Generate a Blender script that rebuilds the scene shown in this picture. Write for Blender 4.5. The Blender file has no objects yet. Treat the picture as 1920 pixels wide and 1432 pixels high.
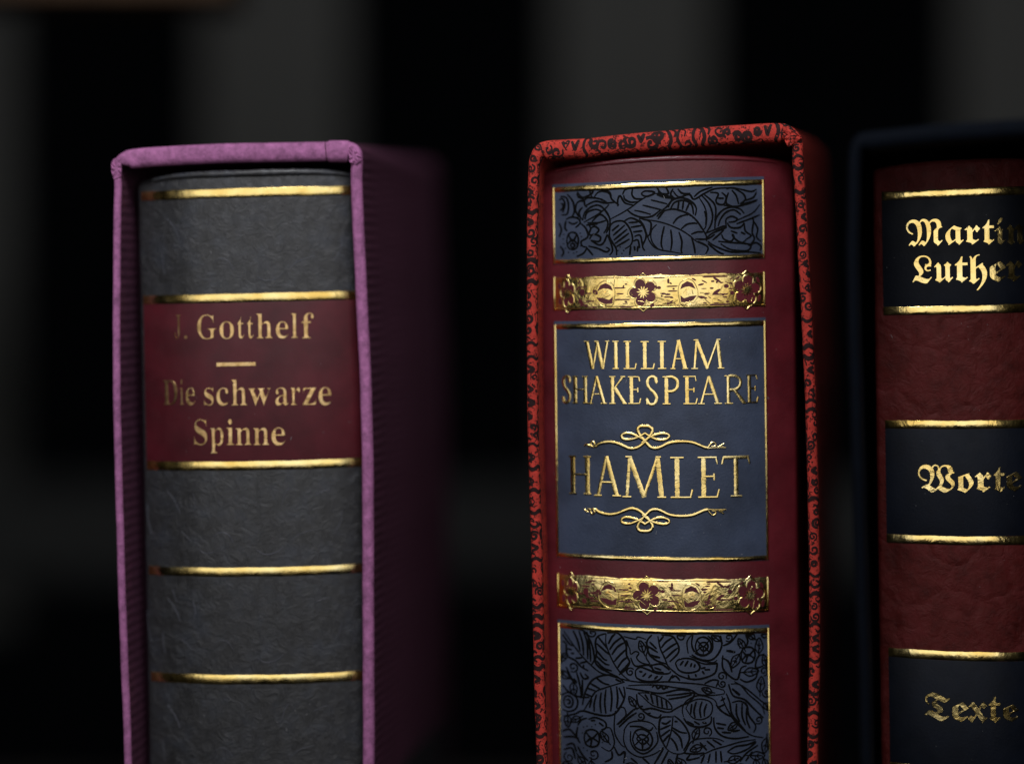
import bpy, bmesh, math, random
from mathutils import Vector
from mathutils.geometry import tessellate_polygon

# ------------------------------------------------------------------ camera, world, lamps
U = 1e-4                      # 0.1 mm: the measuring unit used for all dimensions below
FOCAL = 80.0
DIST = FOCAL / 36.0 * 1920    # camera to the spines, in units
CAMZ = 220.0                  # camera height over the middle of the picture, in units
SC = bpy.context.scene
COL = SC.collection
cam_d = bpy.data.cameras.new('camera')
cam = bpy.data.objects.new('camera', cam_d)
COL.objects.link(cam)
cam.location = (0, -DIST * U, CAMZ * U)
cam.rotation_euler = (math.pi / 2, 0, 0)
cam_d.lens = FOCAL
cam_d.sensor_width = 36.0
cam_d.shift_y = -CAMZ / 1920.0
cam_d.clip_start = 0.01
cam_d.clip_end = 20.0
cam_d.dof.use_dof = True
cam_d.dof.focus_distance = DIST * U
cam_d.dof.aperture_fstop = 2.1
SC.camera = cam

world = bpy.data.worlds.new('World')
SC.world = world
world.use_nodes = True
world.node_tree.nodes['Background'].inputs['Color'].default_value = (0.5, 0.6, 0.75, 1)
world.node_tree.nodes['Background'].inputs['Strength'].default_value = 0.001
SC.view_settings.view_transform = 'Standard'
SC.view_settings.look = 'None'
SC.view_settings.exposure = 0.0
SC.view_settings.gamma = 1.0
SC.render.engine = 'CYCLES'
SC.cycles.use_denoising = True
SC.cycles.max_bounces = 6
SC.cycles.sample_clamp_indirect = 4.0


def lamp(name, loc, target, power, sx, sy, color):
    d = bpy.data.lights.new(name, 'AREA')
    d.shape = 'RECTANGLE'
    d.size, d.size_y = sx, sy
    d.energy = power
    d.color = color
    o = bpy.data.objects.new(name, d)
    COL.objects.link(o)
    o.location = loc
    o.rotation_euler = (Vector(target) - Vector(loc)).to_track_quat('-Z', 'Y').to_euler()
    return o


lamp('window_light', (0.01, -1.30, 0.28), (0, 0, 0.02), 7.6, 1.92, 0.98, (0.98, 0.98, 0.98))
lamp('key_light', (-0.005, -0.22, 0.30), (0, 0, 0.03), 1.05, 0.16, 0.10, (0.95, 0.95, 1.0))

# letter outlines, 1000 units to the em
GLYPH = {
 'A': '-9 0 -9 18 9 21 24 30 36 47 49 75 206 466 224 465 384 87 399 55 411 34 425 22 443 18 443 0 229 0 229 18 270 25 283 46 281 59 273 81 253 132 103 132 79 71 77 65 76 59 75 53 75 48 87 26 124 18 128 18 128 0/113 161 242 161 177 319',
 'D': '20 0 20 17 47 21 63 30 71 46 74 75 74 374 71 407 61 426 43 435 15 439 15 455 222 455 260 454 296 449 328 441 357 429 383 414 405 396 424 375 440 351 452 325 461 295 466 263 468 228 461 158 441 101 408 57 362 25 302 6 228 0/222 24 253 27 279 37 302 53 319 75 331 97 339 124 346 155 349 190 351 229 347 291 336 342 319 382 294 410 262 428 223 433 202 431 190 423 184 409 182 385 182 72 184 48 190 34 202 27',
 'E': '14 0 14 17 44 20 62 30 72 48 75 78 75 369 72 405 62 425 44 435 16 439 16 455 399 455 399 320 383 320 375 357 361 386 340 406 320 417 295 424 266 429 232 430 213 430 200 428 191 424 186 417 184 405 183 388 183 246 193 246 232 252 259 269 272 288 281 313 288 345 304 345 304 118 287 118 282 154 273 181 259 201 241 213 216 220 185 222 183 222 183 67 185 47 192 35 206 29 230 28 261 29 289 32 313 39 345 53 371 75 386 94 399 116 411 143 430 143 402 0',
 'G': '268 -10 233 -8 200 -3 170 7 141 19 116 36 93 55 74 77 57 103 44 131 35 161 29 194 28 229 29 263 35 295 44 324 57 352 74 377 93 399 115 419 139 435 166 448 195 458 225 464 257 465 284 464 311 459 340 451 369 441 379 437 388 436 398 438 406 443 412 452 419 465 437 465 437 308 420 308 409 334 397 357 382 379 366 397 348 413 329 426 299 439 267 443 230 437 200 419 176 389 159 347 149 294 146 228 147 188 151 151 158 119 168 91 180 67 199 44 221 26 246 16 275 13 308 16 328 27 339 45 343 71 343 128 339 154 329 170 309 179 275 182 275 198 500 198 500 182 473 179 457 171 449 155 446 128 446 29 417 17 387 7 357 0 328 -6 298 -9',
 'H': '15 0 15 17 45 22 62 32 72 50 75 81 75 379 71 406 62 424 44 434 16 439 16 455 242 455 242 439 220 436 204 432 193 425 187 415 183 400 182 379 182 251 342 251 342 379 341 400 337 415 331 425 320 432 304 436 282 439 282 455 507 455 507 439 478 434 461 424 452 407 449 379 449 81 452 52 461 33 478 22 507 17 507 0 282 0 282 17 311 21 329 31 339 49 342 81 342 221 182 221 182 81 185 50 194 32 212 22 242 17 242 0',
 'I': '13 0 13 17 42 23 61 32 72 49 75 75 75 387 72 412 63 427 45 435 13 439 13 455 244 455 244 439 214 435 196 427 186 412 183 387 183 77 184 59 187 44 194 34 206 26 223 21 246 17 246 0',
 'J': '109 -65 78 -62 51 -54 29 -40 11 -22 0 -1 -3 23 0 44 11 61 26 71 44 75 64 71 79 62 89 47 93 28 91 13 85 -1 79 -13 77 -19 84 -35 105 -40 126 -36 139 -25 145 -6 148 21 148 367 146 391 142 409 135 422 122 430 104 435 79 439 79 455 314 455 314 439 292 436 277 431 266 423 260 411 256 392 255 367 255 89 251 42 239 3 219 -27 190 -48 154 -61',
 'K': '16 0 16 17 45 22 63 32 72 50 75 81 75 379 72 406 63 424 45 434 17 439 17 455 242 455 242 439 221 436 205 432 194 425 187 415 184 400 183 379 183 234 321 373 342 398 349 418 334 434 291 439 291 455 486 455 486 439 477 439 453 435 428 426 401 411 374 389 345 361 271 285 463 46 475 34 487 25 501 20 519 17 519 0 281 0 281 17 294 18 306 18 315 19 322 21 331 27 334 34 329 47 316 66 199 214 183 198 183 81 186 50 195 32 213 22 242 17 242 0',
 'L': '15 0 15 17 45 22 62 32 72 50 75 81 75 379 71 407 62 425 44 434 16 439 16 455 250 455 250 439 226 437 208 434 196 427 188 416 183 401 182 379 182 83 183 62 185 47 191 37 200 31 214 28 234 28 264 29 291 33 315 40 345 56 370 80 384 100 397 125 409 154 427 154 402 0',
 'M': '14 0 14 17 43 22 61 32 72 50 75 79 75 382 74 402 71 416 64 426 53 432 37 436 15 439 15 455 185 455 317 142 449 455 617 455 617 439 590 433 573 423 563 405 560 378 560 85 561 61 565 43 571 31 582 23 596 19 617 17 617 0 396 0 396 17 417 20 433 25 443 32 450 44 453 61 455 83 455 399 288 0 270 0 105 389 105 80 109 48 120 30 139 20 169 17 169 0',
 'P': '15 0 15 17 45 22 62 32 72 50 75 81 75 379 71 406 62 424 44 434 16 439 16 455 214 455 253 454 287 452 315 447 336 440 366 422 390 398 404 367 409 332 404 296 390 266 367 240 343 225 314 214 281 208 242 206 182 206 182 81 185 50 194 32 212 22 242 17 242 0/182 230 201 230 231 232 255 240 272 253 283 271 290 297 292 329 290 361 285 387 275 406 252 425 216 431 199 429 189 424 184 414 182 398',
 'R': '15 0 15 17 45 22 62 32 72 50 75 81 75 379 71 406 62 424 44 434 16 439 16 455 217 455 255 454 289 451 319 445 345 436 367 426 395 403 412 372 417 334 413 303 401 277 380 255 352 237 315 224 432 50 443 36 452 26 463 19 478 17 480 17 480 0 338 0 201 212 182 212 182 81 185 50 194 32 212 22 242 17 242 0/182 234 203 234 235 236 261 245 280 258 293 278 301 304 304 336 299 378 284 407 259 425 224 431 202 429 190 422 184 409 182 385',
 'S': '43 -11 43 158 62 158 72 124 83 94 96 70 111 50 136 30 164 19 197 15 231 20 257 36 273 60 279 89 273 117 255 140 225 160 163 191 135 205 112 221 92 236 77 253 62 276 53 302 50 332 52 358 57 381 67 403 88 429 115 449 136 459 160 464 185 466 206 465 229 461 255 456 282 448 291 446 296 445 300 445 313 450 320 466 339 466 339 319 322 319 315 343 305 365 293 385 272 410 248 429 222 441 194 445 163 440 140 426 125 406 120 380 124 356 137 336 159 319 189 303 253 273 279 260 300 247 317 233 337 211 350 188 357 162 359 133 357 106 350 80 339 58 323 38 304 21 281 8 254 -2 225 -8 192 -10 175 -9 158 -8 142 -4 126 1 110 6 98 9 90 11 85 12 75 11 69 7 65 0 61 -11',
 'T': '92 0 92 17 123 21 142 31 152 50 156 81 156 433 149 433 116 430 88 420 65 403 47 380 35 352 29 318 11 318 11 455 410 455 410 317 394 317 385 359 368 391 343 415 310 429 269 433 263 433 263 81 267 49 276 30 296 21 328 17 328 0',
 'W': '171 -11 32 393 24 413 15 427 3 435 -15 439 -15 455 181 455 181 439 162 437 150 432 143 423 140 410 142 394 148 373 223 153 301 353 286 399 278 418 267 429 252 435 229 439 229 455 439 455 439 439 404 432 393 412 394 401 399 386 474 166 541 369 547 391 549 406 546 421 538 430 524 436 503 439 503 455 624 455 624 439 607 433 594 421 584 404 575 379 446 -11 428 -11 316 309 190 -11',
 'a': '255 -10 226 -5 208 10 200 35 176 16 151 2 124 -6 95 -9 64 -4 40 11 25 34 20 63 25 91 39 115 63 136 83 147 106 158 133 169 164 180 199 190 199 241 196 266 187 282 171 292 148 296 115 290 104 274 106 268 113 257 121 243 123 231 120 215 110 202 95 194 77 191 59 194 45 203 36 218 33 236 37 259 49 278 69 295 95 308 126 316 162 318 205 315 239 307 263 292 280 271 290 244 293 210 293 62 293 48 295 40 298 36 304 34 312 36 320 42 329 28 306 7 281 -6/151 34 162 35 174 41 187 50 199 63 199 169 164 157 138 139 123 114 118 84 126 46',
 'c': '156 -10 131 -8 108 -1 87 11 67 26 51 45 38 68 28 93 21 120 19 150 22 181 29 210 40 237 55 260 74 280 96 297 120 309 146 317 175 319 204 317 230 310 250 298 271 275 277 245 275 228 266 215 253 207 236 204 206 216 196 251 196 256 197 261 197 266 197 271 190 290 169 297 144 290 126 269 116 235 112 187 114 153 118 123 126 97 137 76 156 55 178 42 204 38 227 42 250 53 271 72 285 60 263 35 240 15 214 1 186 -7',
 'e': '154 -10 129 -8 106 -1 85 10 66 26 50 45 37 69 27 95 21 125 19 157 21 187 28 215 38 240 51 263 68 282 87 298 109 309 132 316 157 318 193 314 224 301 249 280 264 259 274 234 281 206 283 173 283 166 117 166 121 121 131 87 147 62 170 47 199 42 225 47 248 62 270 86 285 73 264 43 240 20 214 3 185 -7/116 192 201 192 201 215 199 252 193 277 181 292 161 297 136 286 121 255 116 203',
 'f': '15 0 15 16 30 18 40 22 46 27 50 35 52 48 52 73 52 277 16 277 16 310 52 310 52 353 56 386 67 413 85 436 109 452 139 461 174 465 212 460 240 446 257 425 263 400 260 381 252 367 239 358 224 355 208 358 195 365 187 376 185 391 187 405 193 420 194 423 196 426 197 430 197 433 193 441 180 443 163 440 153 430 149 413 148 390 148 310 203 310 203 277 148 277 148 65 150 40 158 26 173 18 199 16 199 0',
 'h': '18 0 18 16 35 19 45 26 51 37 52 56 52 399 51 417 46 429 36 437 19 440 19 455 148 455 148 267 168 289 190 305 215 315 243 318 281 312 309 292 325 258 330 212 330 56 332 38 337 26 347 19 363 16 363 0 202 0 202 16 207 16 228 26 235 56 235 217 234 241 229 258 219 268 203 271 173 262 148 235 148 56 149 38 154 26 164 19 180 16 180 0',
 'i': '101 362 81 366 65 376 54 393 50 412 54 432 65 449 81 460 101 463 120 460 137 449 147 432 151 412 147 393 136 376 120 366/18 0 18 16 35 19 45 26 51 37 52 56 52 252 51 272 47 285 37 291 20 293 21 310 148 310 148 56 150 38 154 26 164 19 180 16 180 0',
 'l': '18 0 18 16 35 19 45 26 51 37 52 56 52 398 51 417 47 429 38 436 20 439 20 455 148 455 148 56 150 38 154 26 164 19 180 16 180 0',
 'n': '18 0 18 16 35 19 45 26 51 37 52 56 52 253 51 271 46 284 36 291 19 294 19 310 148 310 148 267 168 290 190 306 215 315 243 318 281 312 309 292 325 258 330 212 330 56 332 38 337 26 347 19 363 16 363 0 202 0 202 16 207 16 228 26 235 56 235 217 234 241 229 258 219 268 203 271 173 262 148 235 148 56 149 38 154 26 164 19 180 16 180 0',
 'o': '169 -10 140 -8 114 -1 90 11 69 27 52 47 38 70 27 96 21 124 19 154 21 184 27 213 38 239 52 262 69 281 90 297 114 309 140 316 168 318 196 316 222 309 245 298 266 282 283 263 298 240 308 214 315 185 317 154 315 123 308 94 298 69 284 46 266 26 245 11 222 -1 197 -8/169 11 193 18 209 39 214 56 217 81 219 102 219 126 220 154 219 194 217 227 213 253 208 271 192 292 169 299 144 292 128 271 123 253 120 227 118 194 117 154 117 127 118 103 120 82 123 56 128 39 144 18',
 'p': '17 -139 17 -124 31 -122 40 -117 47 -110 50 -101 52 -86 52 -64 52 243 51 269 46 283 37 291 19 295 19 310 143 310 143 263 166 294 195 313 230 319 264 314 293 298 309 283 323 264 335 241 343 216 348 189 350 160 348 128 343 99 334 72 323 48 308 28 291 12 261 -5 227 -10 196 -5 170 9 148 32 148 -58 149 -81 152 -99 158 -110 167 -118 180 -121 197 -123 197 -139/195 28 222 36 239 59 247 84 251 116 253 154 251 192 247 223 241 248 225 270 199 278 171 267 148 235 148 69 167 38',
 'r': '18 0 18 16 35 19 45 26 51 37 52 56 52 252 51 273 46 285 37 291 20 293 21 310 146 310 146 252 165 280 187 301 210 314 233 318 258 315 275 304 286 287 289 266 287 248 278 234 265 225 248 222 233 224 222 231 214 240 207 250 199 257 189 260 175 255 162 241 152 220 149 192 149 56 152 37 159 25 173 19 197 16 197 0',
 's': '151 -10 122 -6 87 6 80 8 73 9 60 4 51 -9 36 -9 36 105 53 105 61 79 72 57 87 39 112 21 140 15 162 18 179 27 189 40 192 58 183 84 156 105 107 130 76 148 54 169 41 193 37 220 40 247 49 270 65 291 86 306 111 316 141 319 153 318 166 316 181 312 199 308 206 306 210 305 213 305 223 308 230 319 244 319 244 222 228 222 215 254 196 277 174 291 149 296 130 294 116 286 108 274 105 259 107 244 115 232 128 222 146 212 191 189 221 172 241 151 253 127 257 95 254 65 244 39 228 18 206 2 181 -7',
 't': '124 -9 89 -4 66 10 53 36 48 71 48 279 20 279 20 300 46 324 68 347 88 369 112 398 129 424 144 424 144 310 208 310 208 279 144 279 144 82 146 64 149 51 157 43 168 40 189 49 206 75 222 66 205 33 182 9 155 -5',
 'w': '122 -10 17 265 12 276 6 284 -1 290 -11 293 -11 310 138 310 138 293 127 292 120 289 116 284 114 276 115 271 116 266 117 259 120 253 167 127 211 235 201 266 195 280 190 288 181 293 168 295 168 310 323 310 323 293 302 288 296 276 296 273 296 269 297 265 298 262 336 141 382 256 386 266 387 275 385 283 380 289 370 292 356 295 356 310 445 310 445 295 433 292 425 284 418 273 412 258 304 -10 289 -10 223 197 140 -10',
 'z': '13 0 13 14 168 287 128 287 96 283 72 272 55 250 44 216 26 216 32 310 275 310 275 291 126 25 152 25 181 27 205 33 223 44 237 59 249 80 260 107 276 107 268 0',
 'fL': '265 -15 235 -12 200 -3 176 6 151 16 126 28 93 41 68 45 51 40 37 27 25 9 7 19 47 98 59 120 66 130 74 137 85 140 98 137 122 130 134 144 138 166 132 187 116 216 88 253 66 282 51 309 41 332 38 351 41 377 51 403 65 429 85 452 108 471 134 486 155 494 176 499 198 502 221 503 249 501 276 495 300 486 322 473 341 457 357 438 368 417 375 395 377 371 376 354 373 339 370 332 369 325 368 320 367 316 369 311 374 306 358 288 345 294 328 296 309 293 293 285 282 274 279 261 282 249 290 241 302 236 313 234 325 235 337 239 342 242 347 243 355 246 367 222 342 210 316 206 284 210 261 223 247 243 242 271 244 284 248 299 253 312 257 322 250 334 268 346 280 344 286 343 293 343 309 345 321 354 330 367 332 381 329 407 318 429 302 447 280 461 253 470 224 473 196 471 172 464 153 451 134 425 128 389 134 359 154 326 171 305 186 283 200 262 215 232 220 204 219 191 216 178 209 165 197 151 180 135 156 116 174 108 195 100 238 84 259 77 278 72 293 69 304 68 310 68 315 69 320 71 326 73 342 83 366 107 382 94 291 -11 280 -14',
 'fM': '138 -15 138 -8 137 -5 132 -1 126 4 118 10 110 15 102 19 97 22 93 24 82 17 62 -3 43 13 90 72 107 88 123 93 142 87 173 69 191 58 205 77 215 102 223 132 227 167 229 207 228 248 224 285 218 319 210 348 200 374 178 406 151 426 119 433 96 429 75 420 58 406 45 388 36 366 34 343 37 320 47 297 64 276 85 257 110 242 138 232 129 205 98 215 71 229 48 244 31 263 13 290 3 319 -1 350 1 376 8 401 19 423 33 444 51 461 71 475 94 486 118 493 144 495 178 492 209 482 237 465 262 442 278 468 298 487 322 498 349 502 382 497 411 485 436 463 459 433 479 460 506 480 537 491 575 495 614 491 646 479 671 459 686 440 696 416 702 389 704 357 704 348 721 348 721 326 692 320 670 312 654 301 640 278 635 245 635 105 635 98 637 93 639 90 645 85 660 73 666 68 669 66 676 68 686 74 699 83 715 95 727 77 638 -15 619 -15 616 -4 611 5 603 12 593 19 570 32 561 39 552 49 547 60 545 72 545 225 546 249 550 267 558 280 570 294 577 301 587 308 599 316 612 324 612 346 610 373 604 396 594 415 571 434 540 441 512 436 490 424 473 404 483 375 490 344 494 310 496 273 492 222 480 173 461 124 434 77 399 30 357 -15 336 -15 336 -9 335 -6 330 -2 324 4 316 9 309 14 301 19 295 22 292 24 280 17 260 -3 240 13 264 43 282 65 298 81 311 90 322 93 331 92 342 87 355 79 371 69 386 59 395 79 402 104 408 134 411 170 412 210 411 245 409 278 406 308 401 336 395 362 388 386 371 423 351 445 327 453 312 450 299 443 288 432 281 417 293 394 301 369 307 340 311 308 312 273 311 238 306 205 298 174 286 144 271 114 253 85 236 63 214 39 189 13 159 -15',
 'fT': '285 -15 270 -12 247 -2 227 9 203 22 176 39 137 62 106 79 84 89 71 93 62 92 54 90 45 84 34 73 14 91 37 119 55 140 71 155 92 169 113 174 132 170 153 160 175 149 197 146 215 148 227 154 234 163 236 170 228 185 204 206 176 229 154 248 141 268 136 291 142 315 158 337 174 353 195 370 220 388 185 406 156 419 133 427 115 429 93 425 74 413 61 395 56 373 60 347 71 325 86 307 103 290 83 270 58 296 41 322 30 348 27 374 32 409 46 436 61 452 80 466 103 481 126 492 149 499 171 502 189 499 210 493 234 482 263 467 281 457 361 416 383 406 394 403 413 406 430 415 443 395 383 347 367 334 359 328 352 326 345 325 330 329 307 339 246 374 221 350 213 331 216 317 227 302 246 285 272 265 298 246 314 229 322 213 324 196 318 168 299 146 267 131 222 121 244 108 265 95 285 84 313 72 337 68 355 69 368 73 382 82 400 96 418 76 394 53 373 34 353 18 335 6 305 -10',
 'fW': '282 -15 268 -13 254 -6 240 4 226 14 214 24 200 35 177 50 154 62 136 66 120 63 96 53 84 77 133 109 154 122 172 130 186 135 197 137 211 134 228 159 241 195 247 223 251 254 253 285 251 312 247 336 239 359 223 387 201 408 175 421 145 425 109 419 81 402 61 375 55 341 59 311 70 285 89 262 108 247 131 235 157 227 187 222 181 191 152 197 124 206 100 217 78 232 60 249 45 268 34 290 28 314 26 340 28 370 34 398 45 424 59 446 77 465 98 481 122 492 148 499 177 502 204 499 232 492 259 478 282 458 300 485 323 501 352 506 387 500 411 479 426 445 447 465 470 481 496 493 526 499 557 502 591 499 619 492 642 480 660 462 674 437 682 404 688 373 693 367 708 365 708 345 661 332 633 313 624 287 629 270 644 251 670 230 695 205 710 176 715 142 711 124 700 102 684 80 661 57 643 42 624 28 602 14 569 -2 540 -12 514 -15 507 -14 495 -10 461 5 421 24 385 42 364 24 343 10 324 -1 299 -12/346 56 354 59 364 66 377 77 391 92 405 109 416 126 428 151 433 173 430 194 423 216 413 237 402 255 391 272 379 292 370 315 367 338 371 365 383 392 402 419 397 442 387 461 372 474 353 478 323 467 304 434 316 407 324 383 329 358 331 329 330 306 326 282 319 256 309 230 298 205 285 181 270 158 255 137 238 120 265 101 294 82 317 68 334 59/589 56 615 60 635 71 647 87 651 107 642 132 613 163 590 183 571 201 555 218 545 235 538 253 536 273 540 296 554 315 577 331 611 346 603 353 592 370 584 402 576 433 564 453 547 464 523 467 504 465 485 457 468 444 455 427 446 406 443 381 444 370 448 357 454 343 461 327 478 296 493 266 503 237 506 210 504 189 495 164 480 137 457 109 491 90 521 76 547 65 570 59',
 'fa': '70 -15 56 0 65 7 65 11 63 14 62 16 61 17 58 21 39 50 26 81 18 112 15 145 18 170 25 194 37 218 54 241 75 265 101 289 154 334 174 334 174 328 204 314 231 304 257 296 279 291 279 271 269 266 263 260 260 250 259 235 259 95 263 73 273 65 285 70 300 83 314 69 240 -15 224 -3 231 4 203 20 186 37 181 58 181 69/132 63 147 72 181 98 181 248 169 254 147 265 136 270 130 273 126 275 122 278 107 259 98 237 94 211 93 177 94 151 99 126 106 100 119 72',
 'fe': '155 -15 137 -7 140 2 106 16 79 32 61 51 49 72 41 95 39 122 39 217 40 235 43 247 50 256 60 265 174 342 189 342 253 246 257 240 258 234 256 230 250 224 118 125 121 110 128 97 139 86 153 78 167 72 181 71 198 72 212 76 226 85 242 98 256 83/118 155 185 205 188 208 189 211 140 289 131 283 125 277 121 271 119 263 118 252 118 236',
 'fh': '149 -134 133 -123 153 -93 171 -65 185 -39 197 -14 206 11 213 37 218 63 221 90 222 119 220 144 216 169 209 193 198 217 182 242 163 268 126 240 126 82 127 76 132 71 139 67 146 66 169 86 183 71 99 -15 79 -15 70 -1 56 12 40 21 25 26 25 46 35 49 42 58 46 70 47 81 47 402 43 430 33 453 50 466 69 443 81 406 90 430 103 451 120 467 149 484 185 490 185 469 156 463 138 449 129 425 126 391 126 269 224 342 238 327 232 321 230 314 234 306 245 291 256 277 267 259 277 238 286 214 292 187 294 159 293 128 288 98 280 67 271 44 261 20 248 -4 233 -29 216 -54 196 -80 174 -107',
 'fi': '71 371 84 433 96 468 112 489 134 496 155 489 162 469 159 455 150 439 137 421 122 403 92 371/130 -15 112 -5 116 2 96 13 81 25 73 39 70 59 70 75 71 82 71 90 72 96 72 102 72 115 72 230 71 242 70 250 65 254 58 255 44 251 28 239 14 254 34 270 55 290 78 314 103 342 121 331 115 322 113 316 115 310 123 302 134 293 147 286 159 281 169 279 169 259 155 251 150 230 150 93 151 80 153 71 157 66 165 64 175 69 193 85 208 72',
 'fn': '85 -15 77 -1 64 12 48 21 33 26 33 46 50 57 55 81 55 218 52 250 42 266 29 253 14 266 83 342 99 329 96 326 95 323 96 321 101 318 125 295 134 260 134 253 224 342 244 342 257 325 273 313 291 304 307 300 307 280 293 269 289 251 289 90 289 78 291 70 296 65 303 64 313 69 331 85 346 72 268 -15 251 -5 255 2 234 13 220 25 211 39 208 59 209 72 210 85 210 92 210 98 210 111 210 232 204 256 187 272 134 220 134 81 139 57 156 46 156 26 141 21 126 12 113 -1 105 -15',
 'fo': '143 -15 135 -7 113 4 92 13 64 22 30 32 30 52 34 55 38 57 40 61 42 65 43 70 44 78 45 87 45 99 45 214 45 230 44 244 42 269 222 342 232 323 223 318 228 309 235 295 256 260 278 224 289 199 293 171 289 144 276 117 263 97 244 73 220 46 163 -15/185 48 195 55 206 75 215 104 218 134 215 160 207 187 192 215 176 242 163 267 154 287 124 275 124 75 166 55',
 'fr': '131 -15 113 -5 119 2 121 6 112 15 85 27 40 42 40 62 51 74 55 97 55 218 52 250 42 266 29 253 14 266 83 342 99 329 96 326 95 323 96 321 101 318 125 295 134 260 134 253 154 284 167 305 173 316 178 327 180 334 182 342 201 342 217 311 240 291 240 265 230 258 221 246 213 231 208 214 187 214 180 242 165 263 134 215 134 107 135 97 137 90 144 85 158 77 173 70 182 68 188 69 194 73 202 79 212 89 227 75',
 'ft': '122 -15 104 -5 113 6 83 20 58 30 37 35 37 55 49 66 52 90 52 266 21 266 21 286 46 305 67 325 83 345 95 365 106 389 114 414 138 414 135 392 133 368 131 342 131 313 209 313 209 266 131 266 131 83 162 69 175 64 184 69 199 81 213 66',
 'fu': '109 -15 91 -7 94 0 89 5 74 11 35 27 35 47 53 56 58 80 58 224 55 252 45 266 30 250 15 263 86 342 102 329 101 328 99 325 98 323 100 321 104 318 129 295 137 259 137 94 138 81 140 70 146 62 158 59 177 69 210 99 210 250 205 270 188 280 188 300 203 305 219 315 232 327 239 342 259 342 267 327 280 315 296 305 311 300 311 280 294 269 289 246 289 90 289 78 291 70 296 65 303 64 313 69 331 85 346 72 268 -15 251 -5 255 2 234 13 221 24 213 37 210 56 210 72',
 'fx': '236 -15 218 -5 229 11 214 21 196 46 157 118 90 -8 70 -8 62 5 50 19 35 31 23 40 23 60 44 76 64 103 84 103 94 83 105 71 143 142 89 236 76 255 66 265 46 247 30 260 103 346 121 336 118 324 130 316 146 293 181 229 244 342 264 342 271 325 281 311 293 300 305 294 305 274 281 257 266 230 246 230 237 251 227 263 195 204 258 87 266 75 275 71 284 75 293 85 309 73',
}


# ------------------------------------------------------------------ helpers
def tag(o, label=None, cat=None, group=None, kind=None):
    for k, v in (('label', label), ('category', cat), ('group', group), ('kind', kind)):
        if v:
            o[k] = v
    return o


def thing(name, label, cat, loc, group=None):
    o = bpy.data.objects.new(name, None)
    o.empty_display_size = 0.01
    COL.objects.link(o)
    o.location = loc
    return tag(o, label, cat, group)


def link(me, name, parent=None):
    o = bpy.data.objects.new(name, me)
    COL.objects.link(o)
    if parent is not None:
        o.parent = parent
    return o


def finish(bm, name, mats, parent=None, sharp=40.0, shift=(0, 0, 0)):
    """bm is in units; SHIFT is taken off (position of the parent) before scaling to metres"""
    bmesh.ops.recalc_face_normals(bm, faces=bm.faces)
    s = Vector(shift)
    for v in bm.verts:
        v.co = (v.co - s) * U
    lim = math.radians(sharp)
    for f in bm.faces:
        f.smooth = True
    for e in bm.edges:
        if len(e.link_faces) == 2 and e.calc_face_angle(0) > lim:
            e.smooth = False
    me = bpy.data.meshes.new(name)
    bm.to_mesh(me)
    bm.free()
    for m in (mats if isinstance(mats, (list, tuple)) else [mats]):
        me.materials.append(m)
    return link(me, name, parent)


def W(px, py, y=0.0):
    """a measured place (1920 x 1432 grid) at depth y behind the plane of the spines"""
    s = 1 + y / DIST
    return ((px - 960) * s, y, CAMZ + (716 - CAMZ - py) * s)


def catmull(pts, step=6.0, closed=False):
    n = len(pts)
    if n < 3 and not closed:
        a, b = pts[0], pts[-1]
        k = max(1, int(math.dist(a, b) / step))
        return [tuple(a[c] + (b[c] - a[c]) * i / k for c in range(len(a))) for i in range(k + 1)]
    out = []
    for i in range(n if closed else n - 1):
        if closed:
            p = [pts[(i + j - 1) % n] for j in range(4)]
        else:
            p = [pts[max(0, i - 1)], pts[i], pts[i + 1], pts[min(n - 1, i + 2)]]
        k = max(1, int(math.dist(p[1], p[2]) / step + 0.5))
        for q in range(k):
            t = q / k
            out.append(tuple(0.5 * (2 * b + (c - a) * t + (2 * a - 5 * b + 4 * c - d) * t * t + (3 * b - a - 3 * c + d) * t ** 3)
                             for a, b, c, d in zip(*p)))
    if not closed:
        out.append(tuple(pts[-1]))
    return out


# ------------------------------------------------------------------ materials
def mat(name, base, rough=0.5, spec=0.5, metal=0.0, coat=0.0):
    m = bpy.data.materials.new(name)
    m.use_nodes = True
    b = m.node_tree.nodes['Principled BSDF']
    b.inputs['Base Color'].default_value = (*base, 1)
    b.inputs['Roughness'].default_value = rough
    b.inputs['Specular IOR Level'].default_value = spec
    b.inputs['Metallic'].default_value = metal
    b.inputs['Coat Weight'].default_value = coat
    return m


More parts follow.
